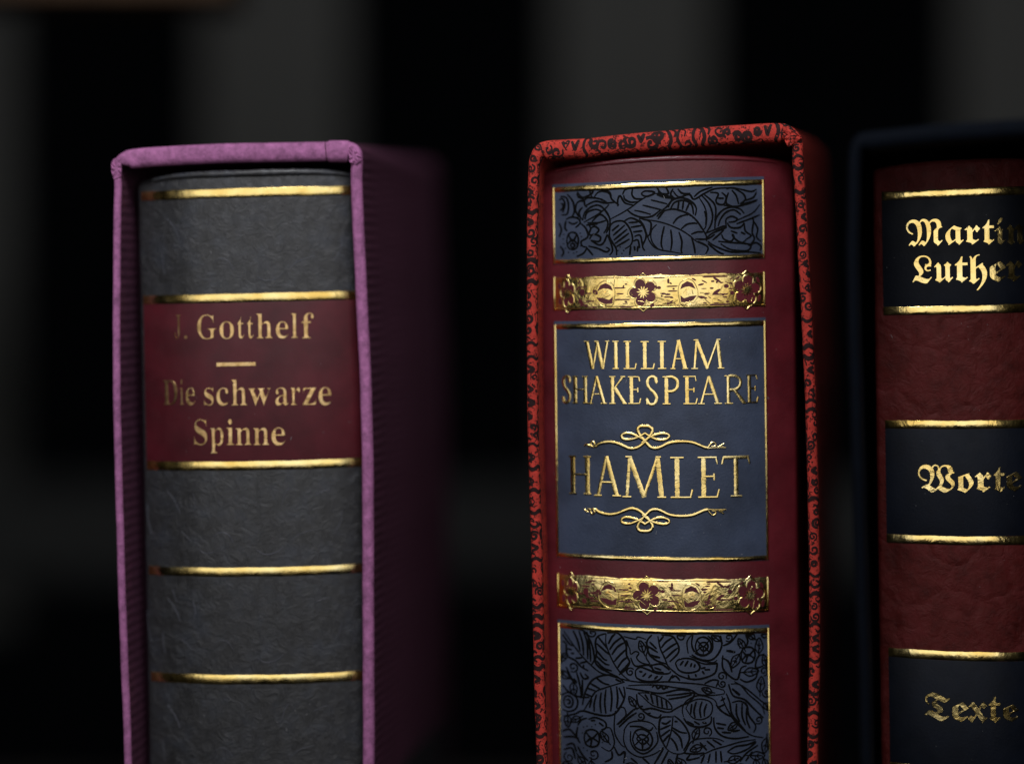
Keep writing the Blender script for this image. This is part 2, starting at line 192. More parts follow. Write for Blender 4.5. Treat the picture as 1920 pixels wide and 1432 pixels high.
class N:
    """small node-graph writer for one material"""

    def __init__(self, m):
        self.t = m.node_tree
        self.b = self.t.nodes['Principled BSDF']
        self.co = self.new('ShaderNodeTexCoord').outputs['Object']
        self.last = None

    def new(self, kind, **kw):
        n = self.t.nodes.new(kind)
        for k, v in kw.items():
            setattr(n, k, v)
        return n

    def put(self, a, b):
        self.t.links.new(a, b)

    def stretch(self, sx, sy, sz, rot=(0, 0, 0)):
        n = self.new('ShaderNodeMapping')
        n.inputs['Scale'].default_value = (sx, sy, sz)
        n.inputs['Rotation'].default_value = rot
        self.put(self.co, n.inputs['Vector'])
        return n.outputs[0]

    def noise(self, size, detail=4, rough=0.55, dist=0.0, vec=None):
        n = self.new('ShaderNodeTexNoise')
        n.inputs['Scale'].default_value = 1.0 / (size * U)
        n.inputs['Detail'].default_value = detail
        n.inputs['Roughness'].default_value = rough
        n.inputs['Distortion'].default_value = dist
        self.put(vec or self.co, n.inputs['Vector'])
        return n.outputs['Fac']

    def voro(self, size, feature='F1', vec=None):
        n = self.new('ShaderNodeTexVoronoi', feature=feature)
        n.inputs['Scale'].default_value = 1.0 / (size * U)
        self.put(vec or self.co, n.inputs['Vector'])
        return n.outputs['Distance']

    def wave(self, period, axis='Z', dist=1.0):
        n = self.new('ShaderNodeTexWave', bands_direction=axis)
        n.inputs['Scale'].default_value = 0.314 / (period * U)
        n.inputs['Distortion'].default_value = dist
        n.inputs['Detail'].default_value = 2
        self.put(self.co, n.inputs['Vector'])
        return n.outputs['Fac']

    def ramp(self, fac, stops):
        n = self.new('ShaderNodeValToRGB')
        e = n.color_ramp.elements
        while len(e) < len(stops):
            e.new(0.5)
        for q, (p, c) in zip(e, stops):
            q.position = p
            q.color = (*c, 1) if len(c) == 3 else c
        self.put(fac, n.inputs['Fac'])
        return n.outputs['Color']

    def grey(self, fac, p0, p1, v0=0.0, v1=1.0):
        n = self.new('ShaderNodeMapRange')
        for i, v in enumerate((p0, p1, v0, v1)):
            n.inputs[i + 1].default_value = v
        self.put(fac, n.inputs[0])
        return n.outputs[0]

    def color(self, out):
        self.put(out, self.b.inputs['Base Color'])

    def rough(self, out):
        self.put(out, self.b.inputs['Roughness'])

    def bump(self, h, depth, strength=1.0):
        n = self.new('ShaderNodeBump')
        n.inputs['Distance'].default_value = depth * U
        n.inputs['Strength'].default_value = strength
        self.put(h, n.inputs['Height'])
        if self.last is not None:
            self.put(self.last, n.inputs['Normal'])
        self.last = n.outputs[0]
        self.put(self.last, self.b.inputs['Normal'])


def gold_mat(name, wrinkle, dull=False):
    m = mat(name, (0.86, 0.58, 0.2), 0.24, 0.5, 1.0)
    n = N(m)
    n.color(n.ramp(n.noise(60, 3), [(0.3, (0.78, 0.52, 0.14)), (0.5, (0.92, 0.68, 0.25)), (0.72, (0.97, 0.79, 0.38))]))
    if dull:
        n.color(n.ramp(n.noise(14, 3), [(0.3, (0.42, 0.26, 0.10)), (0.5, (0.66, 0.43, 0.19)), (0.72, (0.76, 0.54, 0.27))]))
    n.rough(n.grey(n.noise(25, 3), 0.3, 0.7, 0.24 if dull else 0.14, 0.36 if dull else 0.26))
    n.bump(n.noise(34, 3, 0.55, 1.0), 0.65 * wrinkle)
    n.bump(n.noise(6, 3, 0.7), 0.07 * wrinkle)
    return m


GOLD = gold_mat('gold_foil', 1.0)
DULLGOLD = gold_mat('dull_gold_foil', 1.4, True)
GOLDROUGH = gold_mat('crinkled_gold_foil', 1.9)


def cloth_mat(name, base, rough, grain, spec=0.32, cells=0.0):
    m = mat(name, base, rough, spec)
    n = N(m)
    lo = tuple(c * 0.7 for c in base)
    hi = tuple(min(1, c * 1.25) for c in base)
    n.color(n.ramp(n.noise(70, 5), [(0.3, lo), (0.7, hi)]))
    n.rough(n.grey(n.noise(30, 4), 0.3, 0.7, rough - 0.05, rough + 0.07))
    n.bump(n.noise(5, 3, 0.6), 0.5 * grain)
    if cells:
        n.bump(n.voro(26, 'DISTANCE_TO_EDGE', n.co), -cells)
    return m


RED_SPINE = cloth_mat('dark_red_leatherette', (0.088, 0.009, 0.014), 0.44, 1.3, 0.22)
BLUE = cloth_mat('slate_blue_leatherette', (0.036, 0.048, 0.081), 0.47, 1.1)
RED_LABEL = cloth_mat('wine_red_label', (0.070, 0.007, 0.012), 0.45, 0.5)
NAVY = cloth_mat('navy_label', (0.003, 0.0045, 0.009), 0.5, 0.6, 0.16)
INK = mat('black_print', (0.002, 0.002, 0.002), 0.6, 0.06)


def creased_mat(name, base, rough, depth, veins=0.0, spec=0.42):
    m = mat(name, base, rough, spec)
    n = N(m)
    n.color(n.ramp(n.noise(45, 7, 0.7), [(0.3, tuple(c * f for c, f in zip(base, (0.55, 0.52, 0.48)))), (0.5, base), (0.72, tuple(c * f for c, f in zip(base, (1.35, 1.5, 1.75))))]))
    n.rough(n.grey(n.noise(60, 4), 0.3, 0.7, rough - 0.05, rough + 0.09))
    warp = n.new('ShaderNodeVectorMath', operation='ADD')
    nz = n.new('ShaderNodeTexNoise')
    nz.inputs['Scale'].default_value = 1 / (90 * U)
    nz.inputs['Detail'].default_value = 3
    n.put(n.co, nz.inputs['Vector'])
    sc = n.new('ShaderNodeVectorMath', operation='SCALE')
    sc.inputs['Scale'].default_value = 90 * U
    n.put(nz.outputs['Color'], sc.inputs[0])
    n.put(n.co, warp.inputs[0])
    n.put(sc.outputs[0], warp.inputs[1])
    if veins:
        n.bump(n.grey(n.voro(90, 'DISTANCE_TO_EDGE', warp.outputs[0]), 0.0, 0.14), depth * veins)
    n.bump(n.noise(24, 6, 0.7, 1.2), depth * 1.5)
    n.bump(n.noise(6, 3), 0.45)
    return m


GREY = creased_mat('grey_marbled_leather_paper', (0.0215, 0.0218, 0.0242), 0.43, 2.6)
for q in (GREY, RED_SPINE):                               # a thin wax finish
    q.node_tree.nodes['Principled BSDF'].inputs['Coat Weight'].default_value = 0.35
    q.node_tree.nodes['Principled BSDF'].inputs['Coat Roughness'].default_value = 0.22
CREASED_RED = creased_mat('creased_dark_red_leather', (0.062, 0.0078, 0.0068), 0.50, 2.0, 0.6, 0.13)
FIBRE = mat('pale_paper_fibre', (0.065, 0.068, 0.09), 0.4, 0.5)


def paper_mat(name, base, ribs=False, tint=0.72, spec=0.25, blots=False):
    m = mat(name, base, 0.8, spec)
    n = N(m)
    n.color(n.ramp(n.noise(18, 7, 0.72), [(0.33, tuple(c * tint for c in base)), (0.55, base), (0.7, tuple(min(1, c * 1.35) for c in base))]))
    if blots:                                            # worn, unevenly inked print
        base_out = n.b.inputs['Base Color'].links[0].from_socket
        mix = n.new('ShaderNodeMix', data_type='RGBA')
        n.put(n.grey(n.noise(13, 3, 0.6, 2.5), 0.55, 0.60), mix.inputs['Factor'])
        n.put(base_out, mix.inputs[6])
        mix.inputs[7].default_value = (0.03, 0.007, 0.006, 1)
        n.color(mix.outputs[2])
    n.bump(n.noise(7, 4, 0.7), 1.2)
    if ribs:
        n.bump(n.wave(17, 'Z', 1.2), 0.9)
    return m


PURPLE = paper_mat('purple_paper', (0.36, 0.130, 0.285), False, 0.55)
PURPLE_SHADED = paper_mat('shaded_purple_ribbed_paper', (0.068, 0.019, 0.042), True)  # purple paper darkened: shade of the side and inner walls put into the colour
VERMILION = paper_mat('vermilion_paper', (0.45, 0.040, 0.028), False, 0.75, 0.2, True)
SCROLL = mat('dark_scroll_print', (0.018, 0.006, 0.006), 0.75, 0.2)
MIDNIGHT = paper_mat('midnight_blue_card', (0.0012, 0.0025, 0.0055), spec=0.08)
REFLECTION = paper_mat('grey_reflection', (0.0285, 0.0288, 0.0262))  # grey of the upright light bands reflected in the glass
CROSS_REFLECTION = paper_mat('dim_grey_reflection', (0.0125, 0.0135, 0.013))  # dimmer grey for the horizontal reflected band
BROWN = paper_mat('brown_wood', (0.045, 0.024, 0.011))
SHELFWOOD = paper_mat('dark_shelf_wood', (0.006, 0.0045, 0.004))


# ------------------------------------------------------------------ book spines
class Spine:
    """curved sheet of a book spine, in the book's own units: x across, z up, h proud of the sheet"""

    def __init__(self, x0, x1, radius=None, sag=0.0, power=2.0, taper=0.0, skew=0.17):
        self.x0, self.x1 = x0, x1
        self.mid, self.half = (x0 + x1) / 2, (x1 - x0) / 2
        self.sag = self.half ** 2 / (2 * radius) if radius else sag
        self.power, self.taper, self.skew = power, taper, skew

    def y(self, x):
        return self.sag * (abs(x - self.mid) / self.half) ** self.power

    def slope(self, x):
        t = (x - self.mid) / self.half
        return math.copysign(self.sag * self.power / self.half * abs(t) ** (self.power - 1), t)

    def at(self, x, z, h=0.0):
        s = self.slope(x)
        k = 1 / math.sqrt(1 + s * s)
        return Vector((x + h * s * k, self.y(x) - h * k, z * (1 + self.taper * x)))

    def trace(self, cx, roll):
        """measured places on the picture grid -> places on this spine"""
        c, s = math.cos(roll), math.sin(roll)

        def f(px, py):
            X, Z = px - cx, 716 - py
            x, z = X * c + Z * s, -X * s + Z * c
            return x, z / (1 + self.taper * x)
        return f


def cover(sp, name, m, parent, shift, zb, ztop, depth=780, edge=14, top_r=12):
    bm = bmesh.new()
    prof = []                                           # (x, y, nx, ny)
    n = 64
    for i in range(n + 1):
        x = sp.x0 + (sp.x1 - sp.x0) * i / n
        s = sp.slope(x)
        k = 1 / math.sqrt(1 + s * s)
        prof.append((x, sp.y(x), s * k, -k))

    def turn(p, side):
        x, y, nx, ny = p
        a0 = math.atan2(ny, nx)
        a1 = 0.0 if side > 0 else -math.pi
        cx, cy = x - edge * nx, y - edge * ny
        out = []
        for i in range(1, 6):
            a = a0 + (a1 - a0) * i / 5
            out.append((cx + edge * math.cos(a), cy + edge * math.sin(a), math.cos(a), math.sin(a)))
        e = out[-1]
        out.append((e[0] + sp.skew * (depth - e[1]), depth, side, 0))
        return out
    prof = list(reversed(turn(prof[0], -1))) + prof + turn(prof[-1], 1)
    rows = []
    for j in range(25):
        rows.append((0.0, j / 24))
    for j in range(1, 6):
        rows.append((math.pi / 2 * j / 5, 1.0))
    grid = []
    for a, t in rows:
        r = []
        for x, y, nx, ny in prof:
            zt = ztop(x) - top_r
            z = zb + (zt - zb) * t + top_r * math.sin(a)
            inn = top_r * (1 - math.cos(a))
            r.append(bm.verts.new((x - nx * inn, y - ny * inn, z * (1 + sp.taper * max(sp.x0, min(sp.x1, x))))))
        grid.append(r)
    for a, b in zip(grid, grid[1:]):
        for i in range(len(prof) - 1):
            bm.faces.new((a[i], a[i + 1], b[i + 1], b[i]))
        bm.faces.new((a[-1], a[0], b[0], b[-1]))
    bm.faces.new(list(reversed(grid[0])))
    bm.faces.new(grid[-1])
    return finish(bm, name, m, parent, 50, shift)


def patch(sp, name, m, parent, shift, x0, x1, z0, z1, h=1.2, ridge=0.0, nz=1, wob=0.0, seed=1):
    """a piece of foil or covering on the spine: x0..x1 by z0..z1, standing h proud, with turned-down edges"""
    rnd = random.Random(seed)
    bm = bmesh.new()
    n = max(2, int((x1 - x0) / 6))
    zs = [(0.0, -1.0)] + [(0.0 if nz == 1 and False else 0, 0)] * 0
    b = min(1.6, (z1 - z0) * 0.2)
    prof = [(z0, -0.8), (z0 + 0.01, h * 0.6), (z0 + b, h)]
    steps = max(1, nz)
    for i in range(1, steps + 1):
        t = i / (steps + 1)
        prof.append((z0 + b + (z1 - z0 - 2 * b) * t, h + ridge * math.sin(math.pi * t)))
    prof += [(z1 - b, h), (z1 - 0.01, h * 0.6), (z1, -0.8)]
    ph = [rnd.uniform(0, 6.28) for _ in range(8)]
    grid = []
    for i in range(n + 1):
        x = x0 + (x1 - x0) * i / n
        wl = wob * (math.sin(x * 0.05 + ph[0]) + 0.6 * math.sin(x * 0.17 + ph[1]) + 0.5 * math.sin(x * 0.41 + ph[4]))
        wh = wob * (math.sin(x * 0.06 + ph[2]) + 0.6 * math.sin(x * 0.15 + ph[3]) + 0.5 * math.sin(x * 0.37 + ph[5]))
        end = 0.0 if 0 < i < n else 1.0
        r = []
        for j, (z, hh) in enumerate(prof):
            w = wl if j < len(prof) / 2 else wh
            r.append(bm.verts.new(sp.at(x, z + w, hh if not end else min(hh, h * 0.7))))
        grid.append(r)
    for side, x in ((0, x0 - 0.4), (-1, x1 + 0.4)):
        r = [bm.verts.new(sp.at(x, z, -0.8)) for z, hh in prof]
        if side == 0:
            grid.insert(0, r)
        else:
            grid.append(r)
    for a, c in zip(grid, grid[1:]):
        for j in range(len(prof) - 1):
            bm.faces.new((a[j], c[j], c[j + 1], a[j + 1]))
    return finish(bm, name, m, parent, 60, shift)


def ribbons(strokes, mapper, name, m, parent, shift, width=2.2, h=0.35, dome=0.0, step=3.0, taper=True, seed=3):
    """drawn lines as thin raised strips; each stroke is a list of (x, z) on the sheet, or (width, [...])"""
    rnd = random.Random(seed)
    bm = bmesh.new()
    for si, st in enumerate(strokes):
        w0 = width
        if isinstance(st[0], (int, float)):
            w0, st = st
        pts = catmull(st, step)
        L = len(pts) - 1
        hh = h + 0.03 * (si % 12)
        rows = []
        for i, p in enumerate(pts):
            a, b = pts[max(0, i - 1)], pts[min(L, i + 1)]
            dx, dz = b[0] - a[0], b[1] - a[1]
            q = math.hypot(dx, dz) or 1
            nx, nz = -dz / q, dx / q
            w = w0 * 0.5 * (1 + rnd.uniform(-0.12, 0.12))
            if taper:
                w *= 0.7 + 0.3 * min(1, 3.5 * min(i, L - i) / max(1, L))
            cs = ((-1, 0), (-0.6, dome * 0.75), (0, dome), (0.6, dome * 0.75), (1, 0)) if dome else ((-1, 0), (1, 0))
            rows.append([bm.verts.new(mapper(p[0] + nx * w * c, p[1] + nz * w * c, hh + e)) for c, e in cs])
        for a, b in zip(rows, rows[1:]):
            for j in range(len(a) - 1):
                bm.faces.new((a[j], a[j + 1], b[j + 1], b[j]))
    o = finish(bm, name, m, parent, 60, shift)
    return o


def relief(contours, mapper, name, m, parent, shift, h=1.0, bevel=0.8, cut=6.0):
    """filled outlines (with holes) raised on the sheet, edges bevelled"""
    bm = bmesh.new()
    groups = contours if contours and contours[0] and isinstance(contours[0][0], list) else [[c] for c in contours]
    for loops in (q for g in groups for q in islands(g)):
        sgn = -math.copysign(1, area(max(loops, key=lambda c: abs(area(c)))))
        tops = [push(c, sgn, -bevel * 0.55) for c in loops]
        flat = [Vector((p[0], p[1], 0)) for c in tops for p in c]
        vt = [bm.verts.new((p.x, p.y, 0)) for p in flat]
        for tri in tessellate_polygon([[Vector((p[0], p[1], 0)) for p in c] for c in tops]):
            if len(set(tri)) == 3:
                try:
                    bm.faces.new([vt[k] for k in tri])
                except ValueError:
                    pass
        k0 = 0
        for c, t in zip(loops, tops):
            n = len(c)
            v1 = [bm.verts.new((p[0], p[1], -bevel * 0.6)) for p in c]
            v2 = [bm.verts.new((p[0], p[1], -bevel - h)) for p in c]
            for k in range(n):
                m2 = (k + 1) % n
                bm.faces.new((vt[k0 + k], vt[k0 + m2], v1[m2], v1[k]))
                bm.faces.new((v1[k], v1[m2], v2[m2], v2[k]))
            k0 += n
    for ax, gap in ((0, cut), (1, cut * 4)):
        vals = [v.co[ax] for v in bm.verts]
        x = min(vals) + gap
        while x < max(vals):
            bmesh.ops.bisect_plane(bm, geom=bm.verts[:] + bm.edges[:] + bm.faces[:], plane_co=(x if ax == 0 else 0, x if ax == 1 else 0, 0),
                                   plane_no=(1 - ax, ax, 0))
            x += gap
    for v in bm.verts:
        v.co = mapper(v.co.x, v.co.y, h + v.co.z)
    return finish(bm, name, m, parent, 25, shift)


def area(c):
    return 0.5 * sum(a[0] * b[1] - b[0] * a[1] for a, b in zip(c, c[1:] + c[:1]))


def inside(p, c):
    r = False
    for a, b in zip(c, c[1:] + c[:1]):
        if (a[1] > p[1]) != (b[1] > p[1]) and p[0] < a[0] + (p[1] - a[1]) / (b[1] - a[1]) * (b[0] - a[0]):
            r = not r
    return r


def islands(g):
    """outlines of one letter sorted into separate solids, each with its holes"""
    g = [[p for k, p in enumerate(c) if math.dist(p, c[k - 1]) > 0.05] for c in g]
    big = max(g, key=lambda c: abs(area(c)))
    outer = [c for c in g if area(c) * area(big) > 0]
    return [[o] + [c for c in g if area(c) * area(big) < 0 and inside(c[0], o)] for o in outer]


def push(c, sgn, dist, dz=None):
    """move an outline sideways by dist (and by dz up and down, if given)"""
    dz = dist if dz is None else dz
    n, r = len(c), []
    for i in range(n):
        a, p, b = c[i - 1], c[i], c[(i + 1) % n]
        nx = nz = 0
        for u, v in ((a, p), (p, b)):
            L = math.hypot(v[0] - u[0], v[1] - u[1]) or 1
            nx += -(v[1] - u[1]) / L
            nz += (v[0] - u[0]) / L
        L = math.hypot(nx, nz) or 1
        r.append((p[0] + sgn * nx / L * dist, p[1] + sgn * nz / L * dz))
    return r


def glyph(key, x0, x1, z0, z1, thin=(0.0, 0.0)):
    """outline of one letter fitted to a box, strokes thinned sideways by THIN"""
    cs = []
    for part in GLYPH[key].split('/'):
        v = list(map(int, part.split()))
        cs.append(list(zip(v[0::2], v[1::2])))
    ax = [p[0] for c in cs for p in c]
    az = [p[1] for c in cs for p in c]
    fx = (x1 - x0) / (max(ax) - min(ax))
    fz = (z1 - z0) / (max(az) - min(az))
    cs = [[(x0 + (p[0] - min(ax)) * fx, z0 + (p[1] - min(az)) * fz) for p in c] for c in cs]

    sgn = math.copysign(1, area(max(cs, key=lambda c: abs(area(c)))))
    return [push(c, sgn, thin[0], thin[1]) for c in cs]


def disc(x, z, r, n=14):
    return [(x + r * math.cos(2 * math.pi * i / n), z + r * math.sin(2 * math.pi * i / n)) for i in range(n)]


def words(items, frame, tr, thin, sp, name, parent, shift, m=None, prefix='', h=1.0, bevel=0.8, squash=1.0):
    """letters given as (character, left, right, top, bottom) on an enlarged detail: FRAME = (x, y, scale)"""
    fx, fy, fs = frame
    cs = []
    for ch, a, b, t, u in items:
        px0, px1, py0, py1 = fx + a / fs, fx + b / fs, fy + t / fs, fy + u / fs
        xm, zm = tr((px0 + px1) / 2, (py0 + py1) / 2)
        w, hh = (px1 - px0) / 2, (py1 - py0) / 2
        if ch == '.':
            cs.append([disc(xm, zm, w)])
        elif ch == '-':
            cs.append([[(xm - w, zm - hh), (xm + w, zm - hh), (xm + w, zm + hh), (xm - w, zm + hh)]])
        else:
            cs.append(glyph(prefix + ch, xm - w, xm + w, zm - hh, zm + hh, thin))
    return relief(cs, sp.at, name, m or GOLD, parent, shift, h, bevel)


# inscription capitals as pen strokes in a unit box: T broad, t fine, s serif weight
SER = lambda x, z, w=0.17: ('s', [(x - w, z), (x + w, z)])
CAPS = {
    'H': [('T', [(.17, 0), (.17, 1)]), ('T', [(.83, 0), (.83, 1)]), ('s', [(.17, .52), (.83, .52)]), SER(.17, 0), SER(.17, 1), SER(.83, 0), SER(.83, 1)],
    'A': [('t', [(.13, 0), (.46, .99)]), ('T', [(.45, 1), (.84, 0)]), ('s', [(.25, .34), (.72, .34)]), SER(.13, 0, .14), SER(.84, 0, .16)],
    'M': [('t', [(.10, 0), (.17, .98)]), ('T', [(.17, 1), (.5, 0)]), ('t', [(.5, .02), (.82, .98)]), ('T', [(.82, 1), (.91, 0)]), SER(.1, 0, .1), SER(.91, 0, .1), SER(.15, 1, .07), SER(.84, 1, .06)],
    'L': [('T', [(.33, 0), (.33, 1)]), SER(.33, 1, .28), ('s', [(.05, 0), (.92, 0)]), ('s', [(.90, 0), (.98, .2)])],
    'E': [('T', [(.28, 0), (.28, 1)]), ('s', [(.02, 1), (.88, 1)]), ('s', [(.86, 1), (.92, .84)]), ('s', [(.28, .52), (.76, .52)]), ('s', [(.77, .6), (.77, .43)]), ('s', [(.02, 0), (.92, 0)]), ('s', [(.90, 0), (1, .2)])],
    'T': [('T', [(.5, 0), (.5, 1)]), ('t', [(.05, .985), (.95, .985)]), ('s', [(.01, .82), (.07, 1)]), ('s', [(.99, .82), (.93, 1)]), SER(.5, 0, .2)],
    'W': [('T', [(.10, 1), (.32, 0)]), ('t', [(.33, .02), (.52, .97)]), ('T', [(.50, 1), (.72, 0)]), ('t', [(.73, .02), (.92, 1)]), SER(.1, 1, .1), SER(.92, 1, .08), SER(.49, 1, .08)],
    'I': [('T', [(.5, 0), (.5, 1)]), SER(.5, 0, .44), SER(.5, 1, .44)],
    'S': [('S', [(.88, .80), (.76, .96), (.5, 1), (.22, .93), (.12, .75), (.30, .58), (.66, .43), (.88, .25), (.76, .06), (.48, 0), (.2, .05), (.06, .2)]), ('s', [(.9, .98), (.88, .76)]), ('s', [(.06, .24), (.06, .02)])],
    'K': [('T', [(.22, 0), (.22, 1)]), ('t', [(.82, 1), (.26, .5)]), ('T', [(.36, .58), (.9, 0)]), SER(.22, 0), SER(.22, 1), SER(.82, 1, .13), SER(.92, 0, .12)],
    'P': [('T', [(.25, 0), (.25, 1)]), ('S', [(.25, .99), (.6, 1), (.88, .9), (.95, .74), (.87, .57), (.62, .47), (.3, .46)]), SER(.25, 0, .24), SER(.2, 1, .18)],
    'R': [('T', [(.22, 0), (.22, 1)]), ('S', [(.22, .99), (.5, 1), (.72, .9), (.77, .75), (.70, .59), (.5, .5), (.26, .49)]), ('T', [(.46, .52), (.92, 0)]), SER(.22, 0, .18), SER(.18, 1, .14), SER(.93, 0, .08)],
}


def capitals(items, frame, tr, pen, sp, name, parent, shift, h=1.1):
    fx, fy, fs = frame
    st = []
    for ch, a, b, t, u in items:
        px0, px1, py0, py1 = fx + a / fs, fx + b / fs, fy + t / fs, fy + u / fs
        xm, zm = tr((px0 + px1) / 2, (py0 + py1) / 2)
        w, hh = px1 - px0, py1 - py0 - pen['s']
        for k, pts in CAPS[ch]:
            st.append((pen[k], [(xm + (x - 0.5) * w, zm + (z - 0.5) * hh) for x, z in pts]))
    return ribbons(st, sp.at, name, GOLD, parent, shift, 4, h, 0.28, 2.5, taper=False)


# ------------------------------------------------------------------ slipcases
class Case:
    """card slipcase with a round-nosed opening; LOOP is the outer edge of the opening, from bottom left over the top to bottom right"""

    def __init__(self, loop, y, left, right, top, depth=850, skew=0.17, wob=0.7, seed=1, step=5.0):
        rnd = random.Random(seed)
        ph = [rnd.uniform(0, 6.28) for _ in range(6)]
        pts = catmull(loop, step)
        P = [W(px, py, y) for px, py in pts]
        L = [0.0]
        for a, b in zip(P, P[1:]):
            L.append(L[-1] + math.dist(a, b))
        self.P, self.L, self.y, self.depth, self.skew = P, L, y, depth, skew
        self.n = []
        self.t = []
        for i in range(len(P)):
            a, b = P[max(0, i - 2)], P[min(len(P) - 1, i + 2)]
            dx, dz = b[0] - a[0], b[2] - a[2]
            q = math.hypot(dx, dz) or 1
            nx, nz = -dz / q, dx / q                       # outward
            wx = left if nx < 0 else right
            self.n.append((nx, nz))
            w = math.hypot(wx * nx, top * max(nz, 0.0)) if nz > 0 else wx
            self.t.append(w)
            d = wob * (math.sin(L[i] * 0.013 + ph[0]) + 0.5 * math.sin(L[i] * 0.037 + ph[1]) + 0.25 * math.sin(L[i] * 0.11 + ph[2]))
            P[i] = (P[i][0] + nx * d, P[i][1], P[i][2] + nz * d)
        self.len = L[-1]

    def point(self, i, o, d):
        """i: place along the edge, o: 0 outer face .. 1 inner face, d: depth behind the nose"""
        x, y, z = self.P[i]
        nx, nz = self.n[i]
        w = self.t[i] * o
        return Vector((x - nx * w + self.skew * d, y + d, z - nz * w))

    def nose(self, i, a, h=0.0):
        r = min(self.t[i] * 0.5, 12.0)
        c, q = math.cos(a), max(0.0, math.sin(a))
        o = 0.5 + 0.5 * math.copysign(abs(c) ** 0.85, c)
        p = self.point(i, o, r - r * q ** 0.85)
        if h:
            nx, nz = self.n[i]
            k = Vector((-nx * math.cos(a), -math.sin(a), -nz * math.cos(a)))
            p += k * h
        return p

    def surf(self, s, t, h):
        """s: length along the edge, t: 0 inner rim .. 1 outer rim"""
        s = max(0, min(self.len - 0.01, s))
        lo, hi = 0, len(self.L) - 1
        while hi - lo > 1:
            m = (lo + hi) // 2
            if self.L[m] <= s:
                lo = m
            else:
                hi = m
        f = (s - self.L[lo]) / max(1e-6, self.L[hi] - self.L[lo])
        a = math.pi * max(-0.15, min(1.15, t))
        return self.nose(lo, a, h).lerp(self.nose(hi, a, h), f)

    def build(self, name, rim, side, parent, shift):
        bm = bmesh.new()
        n = len(self.P)
        rings = [lambda i: self.point(i, 1, self.depth - 30)]
        for d in (500, 200, 60):
            rings.append(lambda i, d=d: self.point(i, 1, d))
        for k in range(11):
            rings.append(lambda i, a=math.pi * k / 10: self.nose(i, a))
        for d in (60, 200, 500):
            rings.append(lambda i, d=d: self.point(i, 0, d))
        rings.append(lambda i: self.point(i, 0, self.depth))
        grid = [[bm.verts.new(f(i)) for i in range(n)] for f in rings]
        # floor of the case: close the loop with a bottom board
        for k, (a, b) in enumerate(zip(grid, grid[1:])):
            for i in range(n - 1):
                f = bm.faces.new((a[i], a[i + 1], b[i + 1], b[i]))
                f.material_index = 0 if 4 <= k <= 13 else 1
        for r in (grid[0], grid[-1]):
            bm.faces.new(r).material_index = 1
        for a, b in zip(grid, grid[1:]):                  # cut ends of both side boards, joined by the bottom board
            pass
        x0, x1 = self.P[0], self.P[-1]
        o = grid[-1]
        lo = [bm.verts.new((x0[0] + 2, x0[1] + 8, x0[2])), bm.verts.new((x1[0] - 2, x1[1] + 8, x1[2])),
              bm.verts.new((x1[0] - 2 + self.skew * (self.depth - 8), x1[1] + self.depth - 8, x1[2])),
              bm.verts.new((x0[0] + 2 + self.skew * (self.depth - 8), x0[1] + self.depth - 8, x0[2]))]
        up = [bm.verts.new(v.co + Vector((0, 0, 14))) for v in lo]
        for i in range(4):
            j = (i + 1) % 4
            bm.faces.new((lo[i], lo[j], up[j], up[i])).material_index = 1
        bm.faces.new(lo).material_index = 1
        bm.faces.new(up).material_index = 1
        return finish(bm, name, [rim, side], parent, 50, shift)


def fold(pts, y, bulge, name, m, parent, shift):
    """small crumpled paper corner: outline on the picture grid at depth y, pushed out in the middle"""
    bm = bmesh.new()
    ring = catmull(pts, 3.0, True)
    c = (sum(p[0] for p in ring) / len(ring), sum(p[1] for p in ring) / len(ring))
    rows = []
    for k, (f, b) in enumerate(((1.0, -8.0), (1.0, 0.0), (0.9, bulge * 0.6), (0.6, bulge * 0.95), (0.3, bulge))):
        r = []
        for i, p in enumerate(ring):
            q = (c[0] + (p[0] - c[0]) * f, c[1] + (p[1] - c[1]) * f)
            cr = 2.2 * math.sin(i * 1.3 + 1.7 * k) * (1 if 0 < k < 4 else 0)
            r.append(bm.verts.new(W(q[0], q[1], y - b + cr)))
        rows.append(r)
    for a, b in zip(rows, rows[1:]):
        for i in range(len(ring)):
            j = (i + 1) % len(ring)
            bm.faces.new((a[i], a[j], b[j], b[i]))
    bm.faces.new(rows[-1])
    bm.faces.new(rows[0])
    return finish(bm, name, m, parent, 18, shift)


def block(name, m, x0, x1, y0, y1, z0, z1, bev=6.0, label=None, cat=None, group=None, kind=None):
    """a squared timber with eased edges, origin at its base"""
    bm = bmesh.new()
    bmesh.ops.create_cube(bm, size=1)
    for v in bm.verts:
        v.co = Vector((x0 + (x1 - x0) * (v.co.x + 0.5), y0 + (y1 - y0) * (v.co.y + 0.5), z0 + (z1 - z0) * (v.co.z + 0.5)))
    bmesh.ops.bevel(bm, geom=bm.edges[:], offset=bev, segments=3, affect='EDGES', profile=0.5)
    s = ((x0 + x1) / 2, (y0 + y1) / 2, z0)
    o = finish(bm, name, m, None, 40, s)
    o.location = Vector(s) * U
    return tag(o, label, cat, group, kind)


